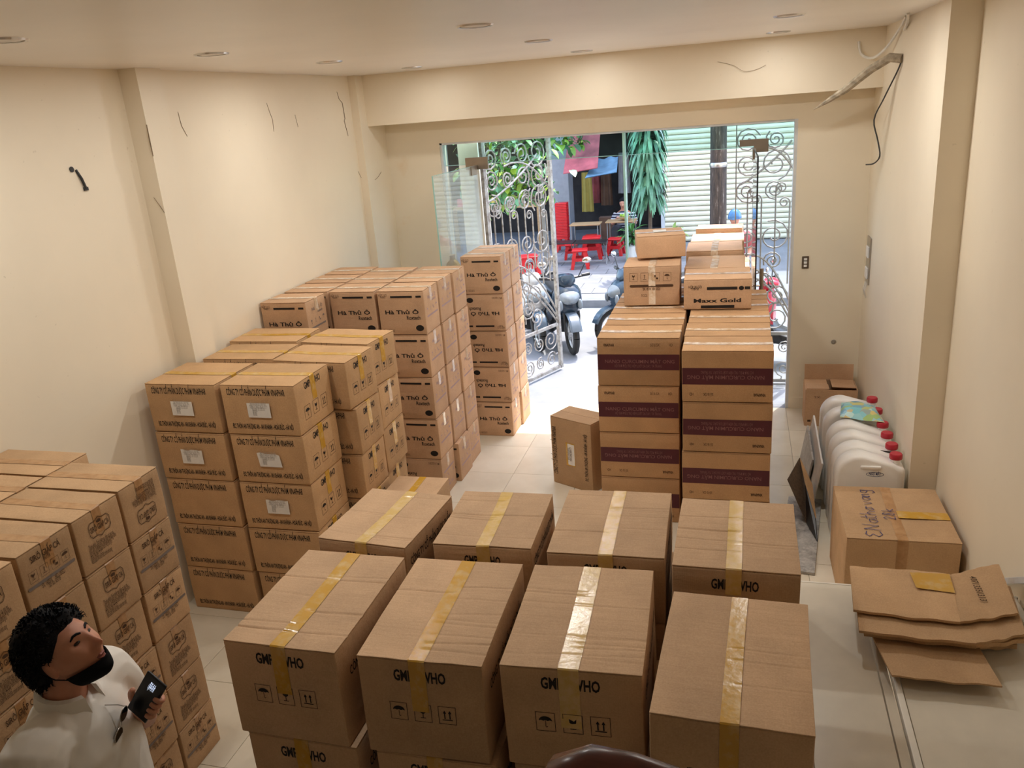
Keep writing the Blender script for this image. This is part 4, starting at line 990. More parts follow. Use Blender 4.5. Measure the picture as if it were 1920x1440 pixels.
m = MB(); m.box((0, -.006, 0), (.062, .012, .118), bev=.003); m.build('plate', 'wood_dark', t)
for z in (-.032, 0, .032): m = MB(); m.box((0, -.014, z), (.028, .006, .022), bev=.002); m.build('rocker', 'white_plastic', t)
t = thing('socket_board', 'grey outlet panel with loose wires on the right wall near the front corner', 'panel', (1.138, 7.92, 1.55))
m = MB(); m.box((-.006, 0, 0), (.012, .20, .42), bev=.003); m.build('plate', 'steel', t)
for z in (-.11, .08): m = MB(); m.box((-.018, -.01, z), (.014, .12, .10), bev=.004); m.build('outlet', 'white_plastic', t)
for k in range(3): m = MB(); m.tube([(-.012, -.05+.05*k, -.2), (-.03, -.06+.05*k, -.27), (-.012, -.04+.06*k, -.34)], .004, 5); m.build('wire', 'cable_white', t)
m = MB(); m.lathe([(.022, 0), (.024, .004), (.012, .006), (.010, .002)], 14, Matrix.Translation((.904, YF, .70)) @ Matrix.Rotation(pi/2, 4, 'X')); tag(m.build('pipe_stub', 'steel', None, True), 'round capped pipe hole low on the front wall', 'pipe')
# amber jug standing on a carton behind the slim stack
m = MB(); m.lathe([(.06, 0), (.085, .02), (.09, .10), (.06, .17), (.03, .20), (.028, .24), (.034, .25)], 16); jug = m.build('jug', 'clay_amber', None, True, loc=(-2.87, 7.98, 1.452)); tag(jug, 'amber glass jug behind the clear-taped pile near the glass door', 'jug')
for k in range(4): put('oval', 1, -2.84, 7.98, .362*k, .0, f'oval-marked carton, {ORD[k]} layer, under the amber jug behind the glass leaf', 'oval-marked cartons under the jug', scale=(.8, .95, 1))
# ------------------------------------------------------------------ the street outside
quadwall('ground', [((-14, 8.75, -0.3), (12, 12.7, -0.02))], 'concrete_road')
sw = quadwall('pavement', [((-14, 12.7, -0.3), (12, 17.9, 0.09)), ((-14, 17.9, -0.3), (12, 22, 0.09))], 'concrete_road')
m = MB(); m.box((0, 0, .004), (.49, .39, .012), bev=.003); pv = m.mesh('paver', 'paver_grey')
for i in range(9):
    for j in range(11):
        obj('paver', pv, sw, (-4.6+.5*i+(.25 if j % 2 else 0), 13.3+.4*j, .09))
m = MB(); m.box((0, 12.66, .03), (26, .12, .14), bev=.01); m.build('kerb_stone', 'granite_step', sw)
quadwall('wall_facade_own', [((-9, 8.05, ZC+.15), (7, 8.42, 9.5)), ((-9, 8.25, -.2), (XL-.2, 8.42, ZC+.15)), ((XR+.2, 8.25, -.2), (7, 8.42, ZC+.15))], 'facade_cream')
quadwall('wall_facade_opposite', [((-1.62, 18.0, .09), (6, 18.3, 9)), ((-9, 18.0, 2.9), (-1.62, 18.3, 9)), ((-3.95, 17.8, .09), (-3.58, 18.3, 3.0)), ((-9, 17.9, .09), (-7.5, 18.3, 3)), ((-9, 22, .09), (6, 22.3, 3))], 'wall_grey')
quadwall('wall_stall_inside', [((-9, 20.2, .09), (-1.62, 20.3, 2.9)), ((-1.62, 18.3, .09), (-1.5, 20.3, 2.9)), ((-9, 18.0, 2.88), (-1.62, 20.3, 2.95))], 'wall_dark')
# roller shutter, slat by slat
sh_ = thing('roller_shutter', 'long cream roller shutter across the street behind the dark pole', 'shutter', (0, 17.93, 0))
m = MB(); m.prism([(-.052, 0), (.045, 0), (.045, .016), (.0, .034), (-.03, .03), (-.052, .006)], 6.2, Matrix(((0, 0, 1, -1.55), (0, -1, 0, 0), (1, 0, 0, 0), (0, 0, 0, 1))))
sl = m.mesh('slat', 'shutter_cream')
for k in range(28): obj('slat', sl, sh_, (0, 0, .16+.105*k))
m = MB(); m.box((-1.58, 0, 1.55), (.08, .10, 2.95)); m.build('guide_rail', 'aluminium', sh_)
m = MB(); m.box((1.5, .0, 3.10), (6.3, .12, .16)); m.build('header', 'aluminium', sh_)
sh2_ = thing('roller_shutter', 'second cream roller shutter across the street behind the white posts', 'shutter', (-8.35, 17.75, 0))
for k in range(28):
    o = obj('slat', sl, sh2_, (-.80, 0, .16+.105*k)); o.scale = (.52, 1, 1)
m = MB(); m.box((1.66, 0, 1.55), (.08, .10, 2.95)); m.build('guide_rail', 'aluminium', sh2_)
m = MB(); m.box((0, .0, 3.10), (3.4, .12, .16)); m.build('header', 'aluminium', sh2_)
t = thing('utility_pole', 'dark weathered utility pole across the street in front of the shutter', 'pole', (-.325, 13.45, .09))
m = MB(); m.lathe([(.135, 0), (.125, 2), (.115, 6)], 14); m.build('shaft', 'pole_dark', t, True)
m = MB(); m.lathe([(.131, 1.9), (.135, 1.91), (.135, 1.96), (.128, 1.97)], 14); m.build('strap_band', 'steel', t, True)

# ---- ornate iron gate
def spiral(cx_, cz, r0, r1, a0, a1, n=22): return [(cx_+(r0+(r1-r0)*i/n)*cos(a0+(a1-a0)*i/n), 0, cz+(r0+(r1-r0)*i/n)*sin(a0+(a1-a0)*i/n)) for i in range(n+1)]
def smesh(path, r, mat, n=5):
    m = MB(); m.tube(path, r, n); return m.mesh('scroll', mat, True)
def gate(label, L, H_, loc, rz, mat, seed, name='iron_gate', pw=.042):
    t = thing(name, label, 'gate', loc, rz, None); rg = random.Random(seed)
    m = MB()
    for x, q in ((0.02, pw), (L-.02, .042)): m.box((x, 0, H_/2), (q, q, H_))
    for z in (.02, .56, H_-.02): m.box((L/2, 0, z), (L-.09, .034, .034))
    m.build('frame', mat, t)
    nb = max(4, int(L/.12))
    for i in range(1, nb):
        x = L*i/nb; z1 = 2.05+.16*sin(3.0*i); m = MB(); m.tube([(x, 0, 1.18+.14*cos(2.1*i)), (x, 0, z1)], .009, 5); m.build('bar', mat, t, True)
        s_ = 1 if i % 2 else -1
        pts = [(x, 0, z1-.002)]+[(x+s_*.055+.055*cos(a)*(1-k/30)*(-s_), 0, z1+.055*sin(a)*(1-k/30)) for k, a in enumerate([j*.42 for j in range(22)])]
        obj('scroll', smesh(pts, .008, mat), t)
    kinds = [spiral(0, 0, .13, .018, 0, 4.4*pi), spiral(0, 0, .10, .015, pi, -3.2*pi), [(-.16, 0, 0)]+spiral(0, 0, .12, .02, pi, 4.6*pi), spiral(0, 0, .17, .03, .5*pi, 4.0*pi)]
    ms = [smesh(k, .009, mat) for k in kinds]
    spots = []
    for z in (2.10, 1.62, 1.36): spots += [(L*(i+.5)/(L/.27), z) for i in range(int(L/.27))]
    for z in (2.36, 2.60): spots += [(L*(i+.5)/(L/.27), z) for i in range(int(L/.27))]
    for z in (.74, .98): spots += [(L*(i+.5)/(L/.30), z) for i in range(int(L/.30))]+[(L*(i+1)/(L/.30), z+.12) for i in range(int(L/.30)-1)]
    for z in (.16, .40): spots += [(L*(i+.5)/(L/.22), z) for i in range(int(L/.22))]
    for i, (x, z) in enumerate(spots):
        o = obj('scroll', ms[i % 4], t, (x, 0, z), (0, rg.uniform(0, 6.28), 0)); q = .8 if z < .5 else 1; o.scale = (q*(-1 if i % 3 == 0 else 1), 1, q)
    for a, c, zz, hh in ((.05, L-.05, 1.28, -.62), (.05, L-.05, 1.18, -.58), (L*.15, L-.04, 1.42, -.7), (.05, L*.8, 2.16, .42), (L*.3, L-.05, 2.5, -.32)):
        pts = [(a+(c-a)*k/14, 0, zz+hh*(k/14)**2+.06*sin(pi*k/14)) for k in range(15)]
        m = MB(); m.tube(pts, .011, 5); m.build('sweep', mat, t, True)
    return t
gate('ornate weathered white iron gate leaf swung open toward the street', 1.19, 2.80, (-2.59, 8.36, .012), math.atan2(1.08, .49), 'gate_iron', 3)
gate('dark scrolled iron gate leaf behind the side pane by the open glass door', .70, 2.80, (-.06, 9.0, 0), 0, 'iron_dark', 5, pw=.012)
m = MB(); m.box((-2.78, 8.55, 1.40), (.22, .05, 2.80)); m.box((-2.62, 8.52, 1.4), (.05, .05, 2.8)); tag(m.build('shutter_post', 'laminate_edge'), 'white vertical posts outside behind the open glass leaf', 'post')

# ---- stools, tables, people at the stall
def stool(mat):
    parts = []
    m = MB(); m.box((0, 0, .285), (.25, .25, .03), bev=.012); parts.append(('seat', m.mesh('seat', mat, True)))
    for sx in (-1, 1):
        for sy in (-1, 1):
            m = MB(); z0, z1 = 0, .28; a, c = .15, .105
            m.add([(sx*(a-.0), sy*(a-.0), z0), (sx*(a-.05), sy*a, z0), (sx*(a-.05), sy*(a-.05), z0), (sx*a, sy*(a-.05), z0), (sx*c, sy*c, z1), (sx*(c-.06), sy*c, z1), (sx*(c-.06), sy*(c-.06), z1), (sx*c, sy*(c-.06), z1)],
                  [(0, 1, 2, 3), (4, 5, 6, 7), (0, 1, 5, 4), (1, 2, 6, 5), (2, 3, 7, 6), (3, 0, 4, 7)]); parts.append(('leg', m.mesh('leg', mat)))
    for rz in (0, 1, 2, 3):
        m = MB(); m.box((0, .123, .15), (.2, .012, .05)); me = m.mesh('apron', mat)
        for v in me.vertices: v.co = Matrix.Rotation(rz*pi/2, 3, 'Z') @ v.co
        parts.append(('apron', me))
    return parts
STOOL = stool('red_plastic')
m = MB(); m.box((0, .119, .255), (.236, .008, .032)); m.box((0, -.119, .255), (.236, .008, .032)); m.box((.119, 0, .255), (.008, .228, .032)); m.box((-.119, 0, .255), (.008, .228, .032)); RIM = m.mesh('rim', 'red_plastic')
def put_stool(x, y, z, label, group='red plastic stools at the food stall', rz=0, s=1.0, legs=True):
    t = thing('plastic_stool', label, 'stool', (x, y, z), rz, group); t.scale = (s, s, s)
    for n, me in STOOL:
        if legs: obj(n, me, t)
        elif n == 'seat': obj(n, me, t)
    if not legs: obj('rim', RIM, t)
for k in range(12): put_stool(-3.62, 17.15, .105+.066*k, f'red stool {["at the bottom", "second from the bottom", "third from the bottom", "fourth from the bottom", "fifth from the bottom", "sixth from the bottom", "seventh from the bottom", "eighth from the bottom", "fourth from the top", "third from the top", "second from the top", "at the top"][k]} of the tall stool stack by the pillar', 'stacked red stools by the grey pillar', legs=(k == 0))
put_stool(-3.28, 16.25, .102, 'red stool beside the folding table in front of the wooden table', rz=.2)
put_stool(-2.86, 16.27, .102, 'tall red stool between the two wooden tables', rz=.1, s=1.45)
put_stool(-2.42, 16.55, .102, 'red stool in front of the wooden table of the seated person', rz=-.1, s=1.15)
put_stool(-2.92, 15.27, .102, 'red stool under the black folding table nearest the kerb', rz=.15, s=1.2)
put_stool(-3.05, 17.35, .102, 'red stool behind the wooden table by the stool stack', rz=.15)
put_stool(-3.75, 14.6, .102, 'red stool seen through the iron gate', rz=.4, s=1.3)
put_stool(-4.35, 15.1, .102, 'second red stool seen through the iron gate, farther off', rz=.1, s=1.3)
def table(label, x, y, z, w, d, top, legs, fold=False):
    t = thing('folding_table' if fold else 'stall_table', label, 'table', (x, y, .102))
    m = MB(); m.box((0, 0, z), (w, d, .022), bev=.004); m.build('tabletop', top, t)
    for sx in (-1, 1):
        for sy in (-1, 1):
            m = MB(); m.tube([(sx*(w/2-.04), sy*(d/2-.03), z-.012), (sx*(w/2-.04+(.05 if fold else 0)), (-sy if fold else sy)*(d/2-.02), 0)], .011, 6); m.build('leg', legs, t, True)
    if fold:
        for sx in (-1, 1): m = MB(); m.tube([(sx*w*.46, -d*.36, .1), (sx*w*.46, d*.36, .1)], .009, 6); m.build('stretcher', legs, t, True)
table('wooden-topped stall table beside the red stool stack', -3.05, 16.75, .62, .62, .42, 'wood_tan', 'iron_dark')
table('wooden-topped stall table in front of the seated person', -2.35, 17.0, .62, .62, .42, 'wood_tan', 'iron_dark')
table('black folding table half hidden by the iron gate', -3.38, 15.75, .42, .55, .38, 'black_plastic', 'iron_dark', True)
table('black folding table above a red stool near the kerb', -2.78, 15.72, .42, .62, .38, 'black_plastic', 'iron_dark', True)
m = MB(); m.lathe([(.02, 0), (.12, .04), (.13, .06)], 14, Matrix.Translation((-2.28, 16.95, .74)))
tag(m.build('basket', 'wood_tan', None, True), 'shallow basket on the table of the seated person', 'basket')
for k, (x, y) in enumerate(((-2.345, 16.95), (-2.28, 17.02), (-2.28, 16.88), (-2.215, 16.95))):
    m = MB(); m.ball((x, y, .842), (.031, .031, .033)); tag(m.build('fruit', 'leaf_lime', None, True), f'yellow green fruit in the shallow basket, {["near the person", "at the back", "at the front", "toward the pane"][k]}', 'fruit', 'fruit in the basket')
m = MB(); m.box((-2.80, 17.9, .40), (.30, .22, .60), bev=.01); tag(m.build('stall_crate', 'wall_brown'), 'brown crate standing between the stall tables', 'crate')
# awnings, meter, shelf, clothes in the stall
def canvas(name, P, mat, label, sag=.06):
    m = MB(); n = 10
    for s_ in (0, .012):
        for i in range(n+1):
            for j in range(n+1):
                a, c = i/n, j/n; q = [(1-a)*(1-c)*P[0][k]+a*(1-c)*P[1][k]+a*c*P[2][k]+(1-a)*c*P[3][k] for k in range(3)]
                m.v.append((q[0], q[1], q[2]-sag*sin(pi*a)*sin(pi*c)+.02*sin(12*a)*c+s_))
    o_ = (n+1)**2
    for i in range(n):
        for j in range(n):
            q = (i*(n+1)+j, (i+1)*(n+1)+j, (i+1)*(n+1)+j+1, i*(n+1)+j+1); m.f += [q[::-1], tuple(o_+k for k in q)]
    tag(m.build(name, mat, None, True), label, 'awning')
canvas('awning', [(-3.52, 17.0, 1.72), (-2.80, 17.0, 1.80), (-2.86, 17.95, 2.55), (-3.52, 17.95, 2.55)], 'canvas_red', 'faded red awning sheet hanging over the stall tables')
canvas('awning', [(-3.05, 16.9, 1.62), (-2.40, 16.9, 1.70), (-2.5, 17.9, 1.95), (-3.0, 17.9, 1.9)], 'canvas_blue', 'small blue plastic sheet sagging beside the red awning', .05)
t = thing('meter_box', 'cream electric meter box high beside the stall opening', 'meter', (-2.30, 19.0, 2.05)); m = MB(); m.box((0, 1.14, .2), (.22, .10, .26), bev=.01); m.build('case', 'laminate', t); m = MB(); m.box((0, 1.085, .24), (.13, .012, .10)); m.build('window', 'glass_edge', t)
for k, (x, z, mt, lb) in enumerate(((-3.30, 1.25, 'canvas_red', 'dark red garment hanging inside the stall'), (-3.02, 1.2, 'wall_brown', 'brown garment hanging inside the stall'), (-2.1, 1.65, 'wood_tan', 'tan cloth hanging inside the stall'), (-3.44, 1.1, 'cloth_yellow', 'orange yellow cloth hanging at the stall edge'), (-2.55, 1.5, 'wall_grey', 'grey board inside the stall'))):
    m = MB(); n = 8
    for i in range(n+1): m.v += [(-.14+.28*i/n, .03*sin(i*1.7), -.45), (-.11+.22*i/n, .02*sin(i*1.7), .45), (-.14+.28*i/n, .03*sin(i*1.7)+.03, -.45), (-.11+.22*i/n, .02*sin(i*1.7)+.03, .45)]
    for i in range(n): a = 4*i; m.f += [(a, a+4, a+5, a+1), (a+2, a+3, a+7, a+6), (a+1, a+5, a+7, a+3), (a, a+2, a+6, a+4)]
    tag(m.build('hanging_cloth', mt, None, True, (x, 19.6-.12*k, z)), lb, 'cloth')
m = MB(); m.box((-5.2, 17.6, 1.06), (2.2, .4, .05)); m.box((-6.2, 17.6, .57), (.06, .36, .95)); m.box((-4.2, 17.6, .57), (.06, .36, .95)); tag(m.build('stall_counter', 'wood_tan'), 'wooden counter behind the iron gate across the street', 'counter')
for k in range(7):
    m = MB(); m.box((-6.0+.27*k, 17.6, 1.085+.09), (.14+.04*(k % 2), .14, .17), bev=.01); tag(m.build('stall_goods', ['canvas_red', 'wood_dark', 'canvas_blue', 'cloth_yellow', 'cyan_bag', 'paint_red', 'wall_brown'][k]), f'{["dull red", "dark brown", "blue", "yellow", "turquoise", "bright red", "rust brown"][k]} pack standing on the wooden counter across the street', 'pack', 'goods on the counter')

# ---- plants
def leafblade(m, base, d, L, w, droop, n=6, roll=0):
    d = V(d).normalized(); p = V(base); side = d.cross(V((0, 0, 1))); side = side.normalized() if side.length > .01 else V((1, 0, 0)); o_ = len(m.v)
    for i in range(n+1):
        t = i/n; ww = w*(sin(pi*(.12+.86*t))**.8)/2; m.v += [tuple(p-side*ww), tuple(p+V((0, 0, -ww*.25))), tuple(p+side*ww)]
        dd = (d+V((0, 0, -droop*t*2.2))).normalized(); p = p+dd*L/n
    for i in range(n): a = o_+3*i; m.f += [(a, a+1, a+4, a+3), (a+1, a+2, a+5, a+4)]
def strap_plant(name, label, loc, trunk, n, L, w, mat, droop, seed, pot=None, spread=.12, cat='plant'):
    t = thing(name, label, cat, loc); rg = random.Random(seed)
    m = MB(); m.tube([(0, 0, pot[1] if pot else 0), (.02, .01, trunk*.6), (0, 0, trunk)], [.035, .03, .025], 8); m.build('stem', 'wood_dark', t, True)
    m = MB()
    for i in range(n):
        a = rg.uniform(0, 2*pi); el = rg.uniform(-.2, 1.1); z = trunk-rg.uniform(0, spread*2)
        leafblade(m, (.02*cos(a), .02*sin(a), z), (cos(a)*cos(el), sin(a)*cos(el), sin(el)), L*rg.uniform(.7, 1.15), w*rg.uniform(.8, 1.2), droop*rg.uniform(.7, 1.3))
    f = m.build('foliage', mat, t, True)
    if pot: m = MB(); m.lathe([(pot[0]*.7, 0), (pot[0], pot[1]), (pot[0]*.86, pot[1]), (pot[0]*.8, pot[1]-.04)], 16); m.build('pot', 'white_plastic', t, True)
    return t
strap_plant('dracaena', 'tall plant with long drooping strap leaves across the street', (-1.52, 14.6, .10), 2.66, 300, .55, .06, 'leaf_blue', 1.9, 4, (.16, .34), .70)
strap_plant('potted_shrub', 'low leafy potted shrub beside the strap-leaved plants', (-2.0, 15.9, .10), .58, 50, .34, .06, 'leaf_green', .5, 6, (.14, .30))
strap_plant('potted_shrub', 'smaller lime potted shrub near the shutter', (-1.22, 15.9, .10), .52, 44, .30, .07, 'leaf_lime', .5, 8, (.13, .28))
def vine(label, c, ext, n, seed, mats=('leaf_green', 'leaf_lime', 'leaf_blue')):
    t = thing('hanging_vine', label, 'plant', c); rg = random.Random(seed)
    for k, mt in enumerate(mats):
        m = MB()
        for i in range(n):
            p = V((rg.gauss(0, .4)*ext[0], rg.gauss(0, .4)*ext[1], rg.uniform(-1, 1)*ext[2])); a = rg.uniform(0, 6.28)
            leafblade(m, p, (cos(a), sin(a), rg.uniform(-.8, .3)), rg.uniform(.12, .24), rg.uniform(.05, .11), .6, 3)
        m.build('foliage', mt, t, True)
    m = MB()
    for i in range(6): x = rg.uniform(-.8, .8)*ext[0]; m.tube([(x, 0, ext[2]+1.2), (x+.05, .02, 0), (x-.04, 0, -ext[2]*.8)], .008, 5)
    m.build('stem', 'wood_dark', t, True)
    m = MB(); m.box((0, 0, ext[2]+1.2), (2.4*ext[0], .06, .06)); m.box((-1.17*ext[0], 0, (ext[2]+1.2-c[2])/2-.02), (.05, .05, ext[2]+1.2+c[2])); m.build('support', 'iron_dark', t)
    return t
vine('leafy vine hanging behind the iron gate', (-3.0, 11.4, 2.35), (.62, .4, .55), 110, 11)
vine('bright leafy vine hanging behind the glass leaf', (-3.75, 12.2, 2.2), (.5, .4, .6), 80, 12)
vine('vine tips trailing at the top of the opening beside the awning', (-2.55, 12.6, 2.72), (.35, .3, .25), 45, 13)

# ---- motor scooters
def ring(c, r, w, n=20): return [(c[0]+r*cos(2*pi*i/n), c[1], c[2]+r*sin(2*pi*i/n)) for i in range(n+1)]
def scooter(paint, second):
    P = []
    def add(n, m, mat, sub=None, smooth=True): P.append((n, m.mesh(n, mat, smooth), sub))
    for wx in (.62, -.62):
        m = MB(); m.tube(ring((wx, 0, .27), .225, 0, 24), .045, 8, caps=False); add('tyre', m, 'rubber')
        m = MB(); m.tube(ring((wx, 0, .27), .178, 0, 24), .013, 6, caps=False); m.tube([(wx, -.05, .27), (wx, .05, .27)], .035, 10)
        for k in range(5): a = 2*pi*k/5; m.box((wx+.09*cos(a), 0, .27+.09*sin(a)), (.17, .022, .03), Euler((0, -a, 0)))
        add('wheel_rim', m, 'paint_silver')
    def loft(secs, n, mat):
        m = MB(); N = 16
        for (x, z, hw, hh, pw) in secs:
            for j in range(N):
                a = 2*pi*j/N; c, s_ = cos(a), sin(a); m.v.append((x, hw*math.copysign(abs(c)**pw, c), z+hh*math.copysign(abs(s_)**pw, s_)))
        k = len(secs)
        for i in range(k-1):
            for j in range(N): m.f.append((i*N+j, i*N+(j+1) % N, (i+1)*N+(j+1) % N, (i+1)*N+j))
        m.f += [tuple(range(N))[::-1], tuple((k-1)*N+j for j in range(N))]; add(n, m, mat)
    m = MB(); prev = None
    for i in range(11):
        a = RAD(20+14*i)
        for s_ in (-.075, -.055, .055, .075): m.v.append((.62+.295*cos(a)*(1 if abs(s_) < .06 else .93), s_, .27+.295*sin(a)*(1 if abs(s_) < .06 else .93)))
    for i in range(10):
        for j in range(3): q = 4*i+j; m.f.append((q, q+4, q+5, q+1))
    add('front_fender', m, second)
    m = MB()
    for s_ in (-1, 1): m.tube([(.62, s_*.075, .27), (.50, s_*.07, .66)], .022, 8)
    add('fork', m, 'black_plastic')
    loft([(.62, .62, .03, .03, 1), (.60, .66, .12, .11, .8), (.54, .70, .17, .17, .8), (.45, .70, .20, .22, .8), (.38, .66, .19, .26, .8), (.34, .62, .16, .24, .8)], 'front_cowl', paint)
    loft([(.665, .72, .02, .02, 1), (.63, .73, .10, .06, .8), (.57, .75, .14, .08, .8)], 'headlight', 'headlamp')
    for s_ in (-1, 1):
        m = MB(); m.ball((.615, s_*.13, .66), (.03, .035, .07)); add('indicator', m, 'headlamp')
    loft([(.52, .90, .05, .03, .9), (.46, .95, .12, .07, .8), (.36, .97, .13, .06, .8), (.30, .96, .08, .04, .8)], 'handlebar_cover', paint)
    m = MB(); m.tube([(.36, -.34, .99), (.40, -.15, .97), (.40, .15, .97), (.36, .34, .99)], .014, 8); m.tube([(.36, -.34, .99), (.38, -.23, .983)], .022, 8); m.tube([(.36, .34, .99), (.38, .23, .983)], .022, 8); add('handlebar', m, 'black_plastic')
    for s_ in (-1, 1):
        m = MB(); m.tube([(.40, s_*.18, .98), (.40, s_*.27, 1.14)], .007, 6); add('mirror_stalk', m, 'black_plastic')
        m = MB(); m.ball((.40, s_*.30, 1.18), (.02, .065, .04)); add('mirror', m, 'chrome')
    loft([(.40, .45, .18, .20, .7), (.30, .36, .20, .10, .7), (.05, .30, .18, .06, .7), (-.12, .36, .17, .10, .7)], 'floor_panel', 'black_plastic')
    loft([(-.08, .50, .13, .12, .7), (-.25, .56, .17, .15, .7), (-.55, .62, .16, .14, .7), (-.80, .70, .10, .08, .8), (-.90, .74, .04, .04, 1)], 'rear_body', paint)
    loft([(-.02, .70, .10, .04, .8), (-.15, .73, .14, .05, .8), (-.45, .77, .15, .055, .8), (-.70, .80, .12, .05, .8), (-.80, .80, .05, .03, 1)], 'seat', 'black_plastic')
    loft([(-.2, .30, .12, .10, .8), (-.45, .30, .13, .10, .8), (-.62, .28, .08, .06, .9)], 'engine', 'iron_dark')
    m = MB(); m.tube([(-.2, -.15, .22), (-.5, -.19, .24), (-.86, -.19, .34)], [.03, .05, .055], 10); add('exhaust', m, 'steel')
    return P
def put_scooter(P, label, x, y, rz, z=0):
    t = thing('scooter', label, 'scooter', (x, y, z-.02), rz)
    for n, me, _ in P: obj(n, me, t)
    return t
SA = scooter('paint_blueblack', 'paint_slate'); SB = scooter('paint_steelblue', 'paint_steelblue'); SR = scooter('paint_red', 'paint_silver'); SD = scooter('paint_silver', 'paint_steelblue')
hd = math.atan2(-.88, .42)
put_scooter(SA, 'dark parked scooter with pale wheel rim facing the open doorway', -2.08-.62*cos(hd), 10.02-.62*sin(hd)+.05, hd)
h2 = RAD(218)
put_scooter(SB, 'steel blue scooter partly behind the plain cartons on the maroon-banded ones', -1.60-.62*cos(h2), 10.42-.62*sin(h2), h2)
put_scooter(SR, 'red scooter seen through the side pane', .75, 9.72, RAD(172))
put_scooter(SD, 'silver scooter behind the open iron gate', -2.85, 10.75, RAD(-62))
# ------------------------------------------------------------------ people
def ell_loft(m, secs, n=20):
    """secs: (centre, direction, right vector, a, b) elliptical sections"""
    o_ = len(m.v)
    for c, d, r, a, b_ in secs:
        d = V(d).normalized(); r = V(r); r = (r-d*r.dot(d)).normalized(); u = d.cross(r)
        for j in range(n): t = 2*pi*j/n; m.v.append(tuple(V(c)+r*a*cos(t)+u*b_*sin(t)))
    k = len(secs)
    for i in range(k-1):
        for j in range(n): m.f.append((o_+i*n+j, o_+i*n+(j+1) % n, o_+(i+1)*n+(j+1) % n, o_+(i+1)*n+j))
    m.f += [tuple(o_+j for j in range(n))[::-1], tuple(o_+(k-1)*n+j for j in range(n))]
def limb(m, pts, rad, n=14):
    P = []; R_ = []
    for i in range(len(pts)-1):
        for k in range(6):
            t = k/6; a, b_, c, d = (V(pts[max(i-1, 0)]), V(pts[i]), V(pts[i+1]), V(pts[min(i+2, len(pts)-1)]))
            P.append(.5*((2*b_)+(c-a)*t+(2*a-5*b_+4*c-d)*t*t+(3*b_-a-3*c+d)*t**3)); R_.append(rad[i]+(rad[i+1]-rad[i])*t)
    P.append(V(pts[-1])); R_.append(rad[-1]); m.tube(P, R_, n)
def remeshed(m, name, mat, voxel, smooth_it=4, fac=.5):
    me = m.mesh(name+'_raw', mat); o = bpy.data.objects.new(name, me); COL.objects.link(o)
    md = o.modifiers.new('r', 'REMESH'); md.mode = 'VOXEL'; md.voxel_size = voxel; md.use_smooth_shade = True
    ms = o.modifiers.new('s', 'SMOOTH'); ms.iterations = smooth_it; ms.factor = fac
    bpy.context.view_layer.update(); dg = bpy.context.evaluated_depsgraph_get()
    out = bpy.data.meshes.new_from_object(o.evaluated_get(dg)); bpy.data.objects.remove(o); bpy.data.meshes.remove(me)
    out.name = name; out.materials.clear(); out.materials.append(MATS[mat]); out.polygons.foreach_set('use_smooth', [True]*len(out.polygons)); return out
G2 = lambda a, s: math.exp(-(a/s)**2)
def head_point(az, el, k=0.0):
    """surface point of a head looking along +x; az sideways angle, el up angle, k outward offset"""
    x, y, z = cos(el)*cos(az), cos(el)*sin(az), sin(el)
    px, py, pz = .098*x, .076*y, .118*z
    if x < 0: px *= 1.05
    f = max(0.0, x)
    if z < -.15: py *= 1-.30*min(1, (-z-.15)/.8)*(.4+.6*f); 
    if z < -.3 and x < .3: px *= 1+.15*(z+.3)
    if f > 0:
        w = f**.5
        px += w*(.030*G2(py, .0115)*G2(pz+.022, .017)+.017*G2(py, .0095)*G2(pz-.004, .026))
        px += w*(.007*G2(pz-.040, .011)*G2(abs(py)-.026, .026)-.012*G2(abs(py)-.031, .014)*G2(pz-.016, .012)+.006*G2(abs(py)-.042, .016)*G2(pz+.018, .02))
        px += w*(.009*G2(py, .022)*G2(pz+.050, .0075)+.009*G2(py, .020)*G2(pz+.064, .007)-.004*G2(py, .026)*G2(pz+.0572, .003)+.012*G2(py, .024)*G2(pz+.094, .016))
        px += w*.006*G2(abs(py)-.010, .006)*G2(pz+.026, .008)
    p = V((px, py, pz)); n = V((x/.098, y/.076, z/.118)).normalized(); return p+n*k
def head_mesh(m, M, n=72, mm=54):
    o_ = len(m.v); m.v.append(tuple(M @ head_point(0, -pi/2)))
    for i in range(1, mm):
        el = -pi/2+pi*i/mm
        for j in range(n): m.v.append(tuple(M @ head_point(2*pi*j/n, el)))
    m.v.append(tuple(M @ head_point(0, pi/2))); T = len(m.v)-1
    for j in range(n): m.f.append((o_, o_+1+(j+1) % n, o_+1+j)); m.f.append((T, o_+1+(mm-2)*n+j, o_+1+(mm-2)*n+(j+1) % n))
    for i in range(mm-2):
        for j in range(n): m.f.append((o_+1+i*n+j, o_+1+i*n+(j+1) % n, o_+1+(i+1)*n+(j+1) % n, o_+1+(i+1)*n+j))

PX, PY, PR = -1.965, 1.625, RAD(12)
man = thing('person', 'person with black hair and white polo shirt looking up, holding a phone', 'person', (PX, PY, 0), PR)
toL = Matrix.Rotation(-PR, 4, 'Z') @ Matrix.Translation((-PX, -PY, 0))
HC = V((.030, .0, 1.652))
HM = Matrix.Translation(HC) @ Matrix.Rotation(RAD(-6), 4, 'Z') @ Matrix.Rotation(RAD(-27), 4, 'Y') @ Matrix.Rotation(RAD(4), 4, 'X')
Rv, Uv, Nv = (toL.to_3x3() @ _r), (toL.to_3x3() @ _u), (toL.to_3x3() @ -_f)
